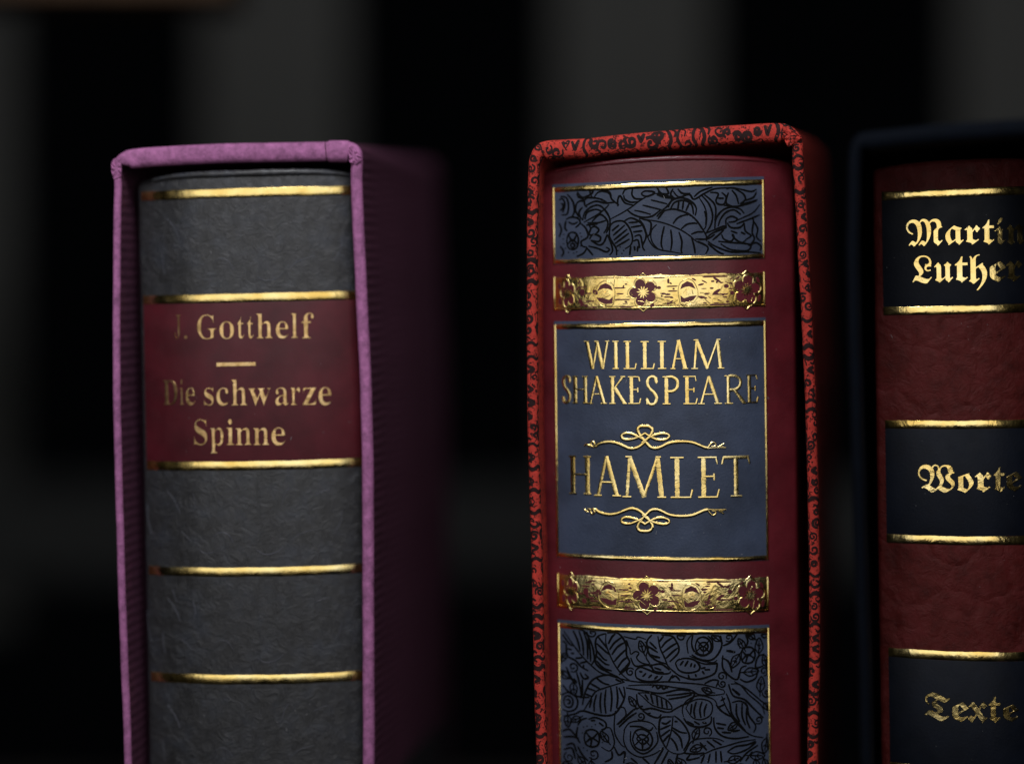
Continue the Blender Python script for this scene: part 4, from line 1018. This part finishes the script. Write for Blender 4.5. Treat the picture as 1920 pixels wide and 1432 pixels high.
LEAF_B = [
    (3, [(130, 90), (200, 190), (280, 290), (350, 360), (440, 430), (520, 450), (600, 470)]), [(200, 50), (300, 80), (350, 150), (380, 230), (390, 320), (365, 370)],
    [(210, 80), (250, 170), (270, 260)], [(260, 80), (290, 180), (300, 290)], [(300, 90), (330, 180), (335, 320)], [(340, 140), (355, 240), (360, 340)],
    [(120, 120), (180, 200), (220, 210)], [(120, 180), (150, 200), (160, 300), (230, 340), (280, 390), (340, 420)], [(220, 280), (190, 280)], [(230, 320), (290, 310)],
    [(270, 360), (330, 340)], [(300, 370), (300, 400)], [(150, 240), (200, 250)],
    (3, [(490, 90), (490, 180), (530, 290), (580, 380), (640, 450), (700, 490)]), [(490, 90), (420, 120), (400, 180), (410, 260), (400, 340), (440, 390), (500, 420), (590, 460)],
    [(420, 120), (470, 180), (500, 220)], [(410, 180), (480, 240), (515, 270)], [(410, 240), (470, 310), (500, 320)], [(410, 290), (480, 350), (520, 360)], [(410, 330), (470, 390), (540, 410)],
    [(500, 85), (580, 80), (630, 120), (660, 180), (665, 270), (690, 330), (650, 400), (600, 440)], [(510, 180), (540, 120), (570, 90)], [(520, 230), (560, 170), (620, 120)],
    [(540, 270), (590, 200), (650, 160)], [(560, 330), (600, 280), (660, 220)], [(590, 380), (630, 320), (680, 280)], [(610, 420), (660, 370), (690, 330)],
    (2.8, [(640, 110), (740, 130), (760, 110), (830, 130)]), (2.8, [(650, 150), (690, 210), (700, 260), (740, 235), (770, 250), (750, 290), (790, 330), (860, 340), (830, 280), (850, 200), (820, 150)]),
    [(680, 190), (660, 140)], [(700, 290), (740, 360), (850, 350), (900, 400)],
    (3.2, [(930, 100), (950, 200), (990, 290), (1020, 360), (1080, 410)]), [(880, 90), (840, 140), (840, 200), (860, 260), (920, 310), (1010, 340)], [(860, 150), (920, 210)],
    [(850, 190), (930, 240)], (5, [(860, 260), (905, 275), (950, 285)]), [(960, 90), (1050, 100), (1090, 150), (1110, 200), (1100, 250), (1030, 320)], [(940, 150), (980, 100)],
    [(960, 200), (1000, 150), (1060, 110)], [(975, 240), (1040, 190), (1090, 160)], [(1000, 290), (1050, 240), (1100, 200)],
    (2.8, [(1190, 250), (1180, 150), (1220, 90)]), [(1230, 90), (1220, 170), (1250, 240), (1320, 270), (1390, 230), (1400, 150), (1360, 100)],
    [(1250, 190), (1270, 130), (1320, 110), (1370, 135), (1390, 190), (1370, 245), (1320, 265), (1270, 245), (1250, 190)],
    (3, [(1270, 140), (1320, 190), (1370, 140)]), (3, [(1260, 230), (1320, 190), (1370, 240)]), (2.6, [(1320, 190), (1320, 260)]), [(1280, 190), (1300, 160), (1345, 160), (1360, 200), (1320, 230), (1280, 190)],
    [(1470, 100), (1480, 190), (1440, 270), (1380, 310), (1290, 300), (1220, 260)], (2.8, [(1200, 270), (1300, 310), (1400, 330), (1440, 310)]),
    [(1080, 330), (1110, 300), (1180, 290), (1250, 310), (1290, 360), (1270, 400), (1180, 415), (1110, 390), (1080, 330)], [(1120, 350), (1150, 310)], [(1160, 360), (1190, 310)],
    [(1210, 365), (1220, 330)], [(1240, 370), (1250, 340)], [(1250, 310), (1330, 340), (1420, 340), (1440, 340), (1420, 420), (1330, 460), (1230, 470), (1120, 440), (1050, 390)],
    [(1300, 380), (1340, 370)], [(1330, 390), (1380, 390)], [(1190, 430), (1200, 460)], [(1250, 425), (1260, 450)], [(1310, 400), (1330, 430)],
    [(740, 400), (780, 370), (850, 390), (930, 420), (1020, 420), (1040, 400)], [(740, 400), (750, 460), (830, 490), (930, 480), (970, 440)], [(870, 340), (900, 400), (980, 410)],
    [(880, 350), (960, 340), (1030, 390)], [(770, 405), (800, 410)], [(800, 450), (830, 420)], [(850, 460), (880, 430)], [(900, 470), (930, 440)], [(900, 370), (960, 390)],
    (3, [(440, 430), (560, 460), (700, 490), (860, 500), (1000, 490), (1160, 500), (1330, 520), (1500, 570)]),
    (3, [(1500, 575), (1500, 600), (1400, 610), (1280, 600), (1210, 560), (1080, 540), (940, 520), (800, 520), (680, 530)]), [(660, 550), (800, 570), (950, 590), (1100, 560), (1210, 570)],
    [(1430, 540), (1450, 490), (1400, 480), (1330, 510)], [(880, 540), (910, 520), (930, 550), (960, 530), (980, 555), (1010, 530), (1010, 550)], [(1050, 460), (1080, 440), (1120, 480)], [(1020, 490), (1060, 430)],
    (3, [(650, 500), (560, 530), (480, 560), (400, 600), (340, 700), (300, 770)]), [(640, 500), (570, 450), (480, 450), (400, 480), (350, 530), (310, 620), (290, 720)], [(410, 480), (470, 520), (520, 530)],
    [(360, 530), (440, 570)], [(330, 570), (400, 590)], [(310, 620), (370, 640)], [(570, 480), (620, 500)], [(640, 540), (650, 620), (620, 700), (560, 780), (460, 800), (340, 780), (290, 770)],
    [(370, 660), (350, 740)], [(410, 620), (390, 700), (390, 770)], [(450, 600), (440, 690), (450, 780)], [(490, 570), (480, 680), (490, 780)], [(530, 550), (540, 650), (530, 760)],
    [(580, 540), (590, 640), (580, 730)], [(600, 550), (640, 640)], [(120, 560), (180, 620), (260, 650), (350, 650)], [(150, 400), (200, 500), (240, 530), (220, 500), (200, 520)],
    [(270, 440), (300, 490), (340, 480), (310, 450)], [(290, 500), (290, 640)], [(240, 440), (270, 560), (280, 650)],
    [(130, 700), (142, 660), (170, 650), (200, 665), (210, 700), (198, 738), (170, 750), (142, 738), (130, 700)], [(110, 650), (170, 620), (230, 650), (250, 700), (230, 760), (170, 785), (120, 770)],
    [(150, 690), (175, 680), (185, 710), (160, 720)], [(130, 830), (230, 800), (290, 770), (400, 790), (500, 800)],
    (2.8, [(760, 590), (850, 590), (950, 620), (1020, 660), (1050, 720), (980, 720), (880, 690), (800, 620), (760, 590)]), [(820, 600), (850, 650)], [(870, 600), (890, 680)], [(920, 610), (930, 700)],
    [(960, 630), (970, 715)], [(1000, 650), (1010, 715)], [(750, 600), (760, 680), (800, 730), (880, 720), (1000, 750), (1060, 740)], [(800, 740), (860, 780), (930, 800), (960, 770)],
    [(840, 770), (870, 760)], (4, [(780, 705), (805, 705)]), [(1000, 610), (1100, 600), (1240, 590), (1200, 660), (1120, 700), (1050, 740)], [(1020, 640), (1150, 620), (1220, 600)],
    (2.8, [(1170, 720), (1200, 670), (1280, 640), (1370, 660), (1400, 710), (1380, 780), (1310, 815), (1230, 800), (1170, 720)]), [(1220, 680), (1210, 770)], [(1260, 660), (1240, 740), (1250, 800)],
    [(1310, 660), (1290, 730), (1300, 800)], [(1350, 680), (1330, 740), (1330, 790)], (2.8, [(1150, 790), (1140, 720), (1180, 650), (1280, 610), (1400, 640), (1440, 690)]),
    [(1150, 800), (1200, 860), (1300, 880), (1380, 850), (1390, 790)], [(1180, 830), (1240, 860)], [(1240, 830), (1290, 860)], [(1310, 840), (1350, 850)],
    (3, [(1480, 620), (1520, 720), (1580, 820), (1650, 900), (1740, 970), (1850, 1000)]), [(1520, 600), (1550, 680), (1570, 780), (1640, 870), (1690, 930)], [(1430, 690), (1480, 750), (1560, 800)],
    [(1410, 800), (1420, 890), (1480, 960), (1590, 990), (1720, 980)], [(1430, 850), (1520, 870)], [(1480, 930), (1560, 940)], [(1560, 930), (1640, 920)], [(1440, 890), (1500, 900)], [(1440, 720), (1510, 690)], [(1470, 660), (1510, 640)],
    [(1570, 680), (1640, 670), (1700, 710), (1720, 800), (1780, 890), (1760, 950)], [(1610, 690), (1610, 780), (1640, 850)], [(1660, 690), (1660, 800), (1690, 880)], [(1700, 730), (1700, 830), (1730, 910)],
    (3, [(1560, 520), (1640, 530), (1720, 620), (1830, 720), (1860, 800)]), (3, [(1590, 500), (1700, 570), (1850, 700)]), [(1540, 520), (1580, 620), (1680, 660), (1760, 740), (1850, 830)], (5, [(1570, 560), (1605, 590), (1640, 620)]),
    [(1690, 100), (1710, 160), (1690, 210)], [(1650, 280), (1665, 225), (1710, 210), (1755, 225), (1775, 280), (1755, 335), (1710, 350), (1665, 335), (1650, 280)],
    [(1660, 240), (1710, 285), (1760, 240)], [(1660, 320), (1710, 275), (1765, 310)], [(1710, 280), (1690, 345)], [(1490, 190), (1560, 160), (1620, 90)], (5, [(1520, 232), (1560, 240), (1600, 250)]),
    [(1490, 270), (1490, 380), (1560, 460), (1620, 480), (1650, 390), (1700, 370)], [(1480, 290), (1540, 330), (1570, 420)], [(1800, 400), (1780, 480), (1700, 510), (1640, 480)], [(1850, 380), (1780, 390), (1800, 300), (1860, 280)],
    [(715, 990), (740, 920), (800, 900), (860, 930), (885, 990), (860, 1055), (800, 1080), (740, 1055), (715, 990)], (3, [(740, 930), (800, 990), (860, 930)]), (3, [(735, 1040), (800, 985), (865, 1040)]),
    [(800, 985), (800, 1075)], [(750, 985), (775, 950), (825, 955), (850, 990), (800, 1030), (750, 985)], (3, [(640, 920), (690, 850), (790, 830), (880, 850), (920, 900)]), [(690, 880), (780, 880), (860, 910), (890, 880)],
    (2.8, [(650, 900), (640, 1000), (680, 1090), (780, 1140), (900, 1110), (980, 1050)]), (3.4, [(700, 920), (700, 1010), (740, 1080), (810, 1110), (880, 1070), (930, 1000), (920, 920)]),
    (2.8, [(580, 730), (640, 720), (660, 780), (620, 830), (580, 870)]), (2.8, [(570, 750), (560, 870), (570, 960), (620, 1040), (650, 1060)]), [(590, 870), (720, 740), (770, 720)], [(600, 890), (680, 810), (750, 760)],
    (3, [(1060, 780), (1050, 880), (1030, 970), (1000, 1060)]), [(1050, 790), (960, 800), (940, 880), (950, 960), (1000, 1060)], [(960, 840), (1000, 850), (1040, 820)], [(950, 900), (1040, 860)], [(955, 960), (1035, 900)],
    [(970, 1010), (1030, 940)], [(1070, 780), (1130, 830), (1180, 900), (1200, 980), (1150, 1080)], [(1070, 830), (1100, 830)], [(1050, 880), (1120, 920), (1180, 930)], [(1050, 900), (1120, 970), (1140, 1060)],
    [(1040, 970), (1080, 1020), (1100, 1080)], (2.8, [(1000, 1060), (1060, 1100), (1150, 1100), (1210, 1010), (1290, 980), (1420, 980), (1500, 1010)]),
    (3, [(1290, 1130), (1400, 1080), (1520, 1050), (1650, 1020), (1780, 1010)]), [(1150, 1100), (1250, 1110), (1330, 1100)], [(1290, 1010), (1350, 1080)], [(1350, 1000), (1420, 1060)], [(1400, 990), (1480, 1040)],
    [(1300, 1190), (1330, 1120)], [(1360, 1190), (1380, 1110)], [(1430, 1190), (1430, 1090)], [(1480, 1190), (1470, 1090)], [(1530, 1100), (1600, 1060), (1700, 1050), (1780, 1030), (1700, 1090), (1590, 1120), (1530, 1100)],
    [(1640, 1190), (1700, 1120), (1800, 1060)], [(1690, 1190), (1750, 1110)],
    [(305, 1000), (320, 945), (370, 925), (420, 945), (435, 1000), (420, 1055), (370, 1075), (320, 1055), (305, 1000)], [(320, 950), (370, 1000), (420, 950)], [(320, 1040), (370, 1000), (430, 1030)], [(370, 1000), (360, 1075)],
    [(340, 840), (400, 820), (480, 850), (490, 900), (450, 930)], (2.8, [(450, 920), (520, 900), (550, 960), (560, 1040), (520, 1100), (450, 1070)]), [(540, 1100), (540, 1160), (480, 1198)], [(250, 900), (280, 850), (330, 830)],
    [(250, 910), (240, 990), (270, 1050)], [(250, 1080), (290, 1150), (340, 1198)], [(120, 960), (180, 940), (240, 1000)], [(130, 1010), (200, 1000), (260, 1010)], [(150, 1080), (210, 1060), (240, 1130)],
    [(130, 1120), (200, 1100), (230, 1190)], [(560, 1060), (600, 1130), (650, 1100), (640, 1198)], [(980, 1060), (900, 1198)], [(1020, 1080), (960, 1198)], [(1100, 1110), (1080, 1198)], [(1210, 1110), (1180, 1160), (1290, 1140)],
    [(700, 1150), (760, 1198)], [(800, 1145), (860, 1198)], [(360, 850), (400, 845)], [(430, 860), (470, 890)],
]
DOTS_A = [(130, 500), (125, 540), (130, 580), (145, 620), (270, 490), (280, 520), (275, 600), (170, 655), (215, 660), (240, 650), (590, 640), (610, 610), (640, 640), (625, 665)]
DOTS_B = [(1620, 180), (1640, 215), (1600, 300), (1610, 330), (1570, 370), (1720, 390), (1770, 150), (1740, 180), (1790, 190), (1820, 230), (300, 910), (330, 900), (290, 960), (450, 970), (470, 1000), (460, 1030), (300, 1090),
          (330, 1110), (380, 1120), (420, 1140), (400, 880), (1750, 140), (370, 900)]


def fill_gaps(st, x0, x1, z0, z1, line):
    """small sprigs drawn into the spaces the larger leaves leave open"""
    rr = random.Random(17)
    cell, near = 12.0, {}

    def add(pts):
        for p in catmull(pts, 2.5):
            near.setdefault((int(p[0] // cell), int(p[1] // cell)), []).append(p)

    def gap(x, z):
        ci, cj = int(x // cell), int(z // cell)
        return min([math.dist((x, z), p) for i in (-1, 0, 1) for j in (-1, 0, 1) for p in near.get((ci + i, cj + j), ())] + [12.0])
    for w, pts in list(st):
        add(pts)
    for k in range(4000):
        x, z = rr.uniform(x0, x1), rr.uniform(z0, z1)
        d = gap(x, z)
        if d < 8.4:
            continue
        a = rr.uniform(0, 6.28)
        c, s = math.cos(a), math.sin(a)

        def at(u, v):
            return (min(x1, max(x0, x + c * u - s * v)), min(z1, max(z0, z + s * u + c * v)))
        L, B = d * 1.25, d * 0.62
        if rr.random() < 0.7:
            new = [(line * 0.8, [at(-L, 0), at(-L * 0.3, B), at(L * 0.4, B * 0.8), at(L, 0), at(L * 0.4, -B * 0.8), at(-L * 0.3, -B), at(-L, 0)]),
                   (line * 0.7, [at(-L * 1.5, rr.uniform(-2, 2)), at(-L * 0.4, 0.4), at(L * 0.7, 0)])]
            if d > 7:
                new += [(line * 0.6, [at(-L * 0.1, 0), at(L * 0.25, B * 0.6)]), (line * 0.6, [at(-L * 0.1, 0), at(L * 0.25, -B * 0.6)])]
        else:
            new = [(line * 0.8, [at(d * 0.9 * (1 - q / 14) * math.cos(q * 0.75), d * 0.9 * (1 - q / 14) * math.sin(q * 0.75)) for q in range(12)])]
        for w, pts in new:
            st.append((w, pts))
            add(pts)


def panel(name, z0, z1, art, dots, frame, line):
    """slate blue field with its gilt rules"""
    p = patch(hm, name, BLUE, bk, sh, XL - 1, XR + 1, z0, z1 + 5.5, 0.6)
    if art:
        fx, fy, fs = frame
        st = []
        for q in art:
            w, pts = (line, q) if not isinstance(q[0], (int, float)) else q
            loc = [tr(fx + a / fs, fy + b / fs) for a, b in pts]
            loc = [(min(XR - 3, max(XL + 4, a)), min(z1 - 7, max(z0 + 4, b))) for a, b in loc]
            st.append((w, loc))
        if z0 < 0:
            fill_gaps(st, XL + 6, XR - 5, z0 + 6, z1 - 12, line)
        for a, b in dots:
            x, z = tr(fx + a / fs, fy + b / fs)
            st.append((2.6, [(x - 1.3, z), (x, z + 0.3), (x + 1.3, z)]))
        ribbons(st, hm.at, 'leaf_drawing', INK, p, sh, line, 0.85, 0, 2.5)
    patch(hm, 'gold_rule', GOLD, p, sh, XL, XR, z1 - 10, z1, 1.9, 0.7, 3, 0.4, 5)
    if z0 > -2000:
        patch(hm, 'gold_rule', GOLD, p, sh, XL, XR, z0 + 0.5, z0 + 9, 1.9, 0.7, 3, 0.4, 6)
    for x in (XL - 1, XR - 3):
        patch(hm, 'gold_edge', GOLD, p, sh, x, x + 4.2, z0 + 1, z1, 2.3, 0.5, 1, 0.2, int(x))
    return p


panel('leaf_panel', zc(490), zc(342), LEAF_A, DOTS_A, DA, 3.8)
tp = panel('title_panel', zc(1053), zc(605), None, (), None, 0)
panel('leaf_panel', -858, zc(1178.5), LEAF_B, DOTS_B, DB, 3.9)

F2 = (960, 600, 3.1133)
capitals([('W', 426, 571, 122, 293), ('I', 588, 627, 122, 290), ('L', 650, 726, 122, 290), ('L', 748, 832, 123, 289), ('I', 848, 902, 122, 288),
       ('A', 925, 1027, 112, 288), ('M', 1046, 1238, 112, 287)], F2, tr, {'T': 6.4, 't': 4.0, 's': 2.8, 'S': 5.2}, hm, 'author_lettering', bk, sh)
capitals([('S', 299, 346, 328, 495), ('H', 358, 446, 330, 495), ('A', 446, 556, 326, 495), ('K', 566, 668, 328, 494), ('E', 678, 751, 328, 493), ('S', 783, 852, 326, 498),
       ('P', 878, 972, 328, 494), ('E', 998, 1082, 326, 493), ('A', 1086, 1226, 324, 493), ('R', 1238, 1372, 324, 492), ('E', 1373, 1446, 322, 488)],
      F2, tr, {'T': 6.4, 't': 4.0, 's': 2.8, 'S': 5.2}, hm, 'author_lettering', bk, sh)
capitals([('H', 338, 466, 798, 1030), ('A', 484, 638, 792, 1036), ('M', 646, 895, 794, 1040), ('L', 918, 1056, 798, 1040), ('E', 1083, 1212, 798, 1040), ('T', 1228, 1397, 796, 1036)],
      F2, tr, {'T': 8.4, 't': 5.6, 's': 3.6, 'S': 7}, hm, 'title_lettering', bk, sh)
F3 = (1080, 780, 5.9667)
FL = [(6.2, [(222, 350), (250, 325), (300, 305), (380, 295), (460, 308), (540, 340), (600, 364), (660, 362), (720, 335), (770, 290), (815, 240), (848, 190), (850, 145), (815, 118), (770, 115),
             (720, 118), (692, 145), (700, 190), (740, 245), (790, 305), (840, 350), (900, 360), (960, 340), (1020, 310), (1090, 292), (1200, 285), (1300, 295), (1380, 325), (1440, 350), (1480, 356)]),
      (5.4, [(790, 300), (740, 255), (680, 225), (620, 200), (560, 195), (515, 215), (520, 250), (560, 267), (620, 262), (680, 245), (740, 215), (775, 190)]),
      (5.4, [(740, 300), (790, 260), (850, 225), (910, 205), (970, 195), (1030, 205), (1042, 230), (1010, 258), (950, 268), (890, 258), (820, 225), (770, 190)]),
      (3.6, [(225, 345), (205, 352), (180, 348), (172, 320), (185, 298), (205, 300), (215, 325), (200, 340)]), (3, [(100, 345), (130, 330), (175, 345), (140, 350)]),
      (2.4, [(110, 335), (140, 318)]), (3.6, [(1480, 352), (1500, 320), (1530, 295), (1560, 305), (1565, 335), (1520, 345)]), (2.8, [(1470, 362), (1560, 355), (1680, 355)]),
      (2.2, [(1590, 345), (1630, 325), (1660, 308)]), (2.0, [(1600, 345), (1650, 340)])]


def flourish(flip):
    st = []
    for w, pts in FL:
        q = [tr(F3[0] + x / F3[2], F3[1] + (1404 - yy * 1.0 if flip else yy) / F3[2]) for x, yy in pts]
        st.append((w, q))
    ribbons(st, hm.at, 'flourish', GOLD, bk, sh, 6, 1.5, 0.8, 2.0, taper=False)


flourish(False)
flourish(True)


def star(cx, cz, r0, r1, n, a0=0.0, jag=0.0, seed=1):
    rr = random.Random(seed)
    out = []
    for i in range(n * 4):
        a = a0 + 2 * math.pi * i / (n * 4)
        f = 0.5 + 0.5 * math.cos(2 * math.pi * i / 4)
        r = r0 + (r1 - r0) * f ** 0.8
        out.append((cx + (r + rr.uniform(-jag, jag)) * math.cos(a), cz + (r + rr.uniform(-jag, jag)) * math.sin(a)))
    return out


def flower(cx, cz, r, a0, sx, seed):
    """five-petalled blossom outline"""
    out = []
    for i in range(50):
        a = a0 + 2 * math.pi * i / 50
        f = abs(math.cos(2.5 * (a - a0)))
        rr = r * (0.56 + 0.44 * f ** 0.7)
        out.append((cx + sx * rr * math.cos(a), cz + rr * math.sin(a)))
    return out


def floral_strip(dz, seed):
    rr = random.Random(seed)
    z0, z1 = 137.5 + dz, 200.5 + dz
    p = patch(hm, 'floral_strip', GOLDROUGH, bk, sh, XL, XR, z0, z1, 1.3, 0.6, 7, 0.9, seed)
    zm = (z0 + z1) / 2

    def lx(zx):
        return tr(DA[0] + zx / DA[2], 545)[0]
    red, rim = [], []
    stars = []
    for cx, r, sx, a0 in ((805, 26, 1.0, 0.35), (165, 25, 0.5, 0.2), (1700, 27, 0.95, 1.1)):
        x = lx(cx)
        f = flower(x, zm, r, a0 + math.pi / 2, sx, seed)
        red.append(f)
        rim.append((2.6, [(x + (a - x) * 1.1, zm + (b - zm) * 1.1) for a, b in f] + [(x + (f[0][0] - x) * 1.1, zm + (f[0][1] - zm) * 1.1)]))
        stars.append(star(x, zm, 4.5, 12.5, 11, 0.2, 1.0, seed + 5))
        for sgn in (1, -1):
            rim.append((2.2, [(x - 9 * sx, zm + sgn * 29), (x - 3, zm + sgn * 33), (x, zm + sgn * 36), (x + 3, zm + sgn * 33), (x + 9 * sx, zm + sgn * 29)]))
    for cx, d in ((480, 1), (1190, -1)):                     # blossoms seen from the side, opening towards the middle one
        x = lx(cx)
        red.append([(x - 14 * d, zm + 4), (x - 8 * d, zm + 15), (x + 2 * d, zm + 19), (x + 12 * d, zm + 13), (x + 15 * d, zm + 4), (x + 6 * d, zm + 8), (x - 2 * d, zm + 9)])
        red.append([(x - 16 * d, zm - 8), (x - 4 * d, zm - 9), (x + 8 * d, zm - 13), (x + 15 * d, zm - 7), (x + 14 * d, zm - 20), (x, zm - 21), (x - 10 * d, zm - 16)])
        rim.append((1.8, [(x - 18 * d, zm + 2), (x - 10 * d, zm + 18), (x + 2 * d, zm + 23), (x + 15 * d, zm + 16), (x + 19 * d, zm + 2), (x + 17 * d, zm - 14), (x + 13 * d, zm - 24), (x - 4 * d, zm - 25), (x - 17 * d, zm - 12), (x - 18 * d, zm + 2)]))
        stars.append(star(x, zm - 1, 2.5, 8, 9, 0, 1.0, seed + 9))
    for a, b, dy in ((550, 660, 9), (575, 645, -2), (560, 700, -13), (600, 720, -27), (1000, 1105, 10), (1010, 1100, 1), (975, 1060, -10), (1390, 1540, -7), (1370, 1550, -26), (1310, 1540, 26), (250, 330, 12), (320, 400, -15), (310, 370, 0),
                     (330, 420, -27), (890, 1000, 27)):
        x0, x1, z = lx(a), lx(b), zm + dy
        red.append([(x0, z), (x0 + 4, z + 1.5), (x1 - 3, z + 1.2), (x1, z + 0.3), (x1 - 4, z - 1.3), (x0 + 3, z - 1.3)])
    for cx, dy, w, hh, a in ((290, 2, 5, 7, 0), (275, -16, 4, 5, 0.4), (400, 2, 4, 6, 0.7), (880, -25, 5, 3, 0.6), (940, 8, 4, 3, 0), (915, 9, 2, 4, 0.3), (1020, 20, 2.2, 5, 0), (1520, 8, 5, 4, 0), (1570, -5, 4, 4, 0.3),
                             (1440, 20, 9, 2.4, -0.6), (1435, -2, 9, 3, 0.55), (1300, 12, 6, 2, 0.2), (1320, -12, 8, 2, -0.3), (1620, 22, 6, 2, 0.8), (1240, 22, 5, 1.6, -0.5), (1015, -22, 2, 3, 0), (95, 15, 3, 6, 0), (100, -14, 3, 7, 0), (1800, 18, 3, 6, 0.4), (1810, -16, 3, 7, -0.2)):
        x = lx(cx)
        red.append([(x + w * math.cos(q) * math.cos(a) - hh * math.sin(q) * math.sin(a), zm + dy + w * math.cos(q) * math.sin(a) + hh * math.sin(q) * math.cos(a)) for q in [6.283 * k / 10 for k in range(10)]])
    for i in range(120):                                     # small leaf cuts between the blossoms
        x, z = rr.uniform(XL + 12, XR - 12), zm + rr.choice((-1, 1)) * rr.uniform(1, 24)
        if any(abs(x - lx(c)) < w for c, w in ((805, 30), (165, 16), (1700, 29), (480, 21), (1190, 21))):
            continue
        w, hh, a = rr.uniform(2.2, 6.5), rr.uniform(0.9, 2.1), rr.choice((0, 0, 0, 0.5, -0.5, 1.2))
        red.append([(x + w * math.cos(q) * math.cos(a) - hh * math.sin(q) * math.sin(a), z + w * math.cos(q) * math.sin(a) + hh * math.sin(q) * math.cos(a)) for q in [6.283 * k / 8 for k in range(8)]])
    for i in range(26):                                      # stamped veins and scratches in the foil
        x, z = rr.uniform(XL + 8, XR - 8), rr.uniform(z0 + 5, z1 - 5)
        a, L = rr.uniform(-0.8, 0.8) + (0 if rr.random() < 0.6 else 1.4), rr.uniform(5, 16)
        rim.append((rr.uniform(1.0, 1.9), [(x, z), (x + L * 0.5 * math.cos(a), z + L * 0.5 * math.sin(a) + rr.uniform(-2, 2)), (x + L * math.cos(a), max(z0 + 2, min(z1 - 2, z + L * math.sin(a))))]))
    rim.append((2.0, [(XL, z0 + 3), (0, z0 + 3), (XR, z0 + 3)]))
    rim.append((2.0, [(XL, z1 - 3), (0, z1 - 3), (XR, z1 - 3)]))
    # every patch of red showing through is its own outline; all of them belong to this strip's print
    bmo = relief(red, lambda a, b, h: hm.at(a, b, h), 'blossom_print', RED_SPINE, p, sh, 2.3, 0.2)
    ribbons(rim, hm.at, 'embossed_outline', GOLD, p, sh, 2.2, 1.7, 0.55, 2.5, taper=True, seed=seed)
    relief(stars, hm.at, 'blossom_centre', GOLDROUGH, p, sh, 3.4, 0.5)
    for x in (XL - 1, XR - 3):
        patch(hm, 'gold_edge', GOLD, p, sh, x, x + 3.6, z0 + 1, z1 + 2, 2.6, 0.5, 1, 0.2, int(x))


floral_strip(0, 3)
floral_strip(-569.5, 7)

# ------------------------------------------------------------------ dark red book with black letter title in the midnight blue slipcase
LL = [(1618, 1632), (1614, 1432), (1605, 1100), (1595, 800), (1589, 500), (1590, 330), (1594, 276), (1604, 256), (1622, 247),
      (1700, 239), (1800, 231), (1900, 224), (2000, 219), (2026, 226), (2038, 246), (2042, 300), (2046, 700), (2050, 1100), (2052, 1632)]
base = Vector(W(1835, 1622, 0))
t = thing('slipcase', 'dark blue slipcase at the right edge, standing nearest and out of focus', 'slipcase', base * U)
lc = Case(LL, -215, 20, 20, 32, seed=14)
lc.build('shell', MIDNIGHT, MIDNIGHT, t, base)

R3 = math.radians(0.85)
bk, sh = book('dark red leather book with black title labels in gothic lettering, cut by the right edge', 1818, 0, R3, ZB)
lu = Spine(-162, 160, sag=37, power=2.2, taper=7e-5)
tr = lu.trace(1818, R3)
cover(lu, 'cover', CREASED_RED, bk, sh, ZB, lambda x: 418 - 8 * abs(x / 161) ** 3, edge=12, top_r=10)
ya, yb = -154, 153
for k, (a, b) in enumerate(((368.5, 353), (588, 572.5), (803.5, 788), (1021, 1005), (1238.5, 1221.5), (1456, 1440))):
    patch(lu, 'gold_band', GOLDROUGH, bk, sh, ya, yb, zc(a), zc(b), 1.6, 0.5, 3, 0.3, k + 20)
for a, b in ((572.3, 368.7), (1004.8, 803.7), (1439.8, 1238.7)):
    patch(lu, 'title_label', NAVY, bk, sh, ya, yb, zc(a), zc(b), 1.0)
FM, FW_, FT = (1640, 340, 5.114), (1640, 780, 5.114), (1640, 1190, 5.918)
TG = (-0.3, -0.15)
words([('M', 318, 652, 358, 622), ('a', 678, 852, 424, 612), ('r', 858, 1007, 424, 608), ('t', 1033, 1147, 368, 608), ('i', 1148, 1257, 350, 608), ('n', 1268, 1462, 414, 608),
       ('L', 374, 552, 710, 982), ('u', 574, 752, 774, 972), ('t', 768, 892, 720, 972), ('h', 903, 1077, 700, 1047), ('e', 1103, 1262, 769, 966), ('r', 1263, 1422, 764, 960)],
      FM, tr, TG, lu, 'author_lettering', bk, sh, GOLDROUGH, 'f', 2.0)
words([('W', 428, 768, 463, 733), ('o', 793, 947, 543, 733), ('r', 958, 1117, 538, 728), ('t', 1143, 1252, 488, 732), ('e', 1268, 1424, 538, 724)],
      FW_, tr, TG, lu, 'title_lettering', bk, sh, GOLDROUGH, 'f', 2.0)
words([('T', 563, 842, 643, 957), ('e', 863, 1042, 745, 962), ('x', 1032, 1250, 738, 970), ('t', 1268, 1397, 683, 972), ('e', 1428, 1607, 778, 962)],
      FT, tr, TG, lu, 'title_lettering', bk, sh, GOLDROUGH, 'f', 2.0)


# ------------------------------------------------------------------ a little dust on the spines
DUST = mat('pale_dust', (0.35, 0.35, 0.36), 0.9, 0.1)
for sp, root, n, seed, x0, x1 in ((g, grey_book, 60, 1, -185, 195), (hm, red_book, 70, 2, -215, 225), (lu, bk, 30, 3, -150, 110)):
    rnd = random.Random(seed)
    st = []
    for i in range(n):
        x, z, a = rnd.uniform(x0, x1), rnd.uniform(-720, 400), rnd.uniform(0, 6.28)
        L = rnd.uniform(0.4, 1.0) if rnd.random() < 0.88 else rnd.uniform(3, 7)
        st.append((rnd.uniform(0.5, 1.0) if L < 2 else 0.45, [(x, z), (x + L * 0.5 * math.cos(a), z + L * 0.5 * math.sin(a) + 0.1 * L), (x + L * math.cos(a), z + L * math.sin(a))]))
    d = ribbons(st, sp.at, 'dust', DUST, root, sh, 1, 2.6, 0, 1.0)
    d['kind'] = 'stuff'
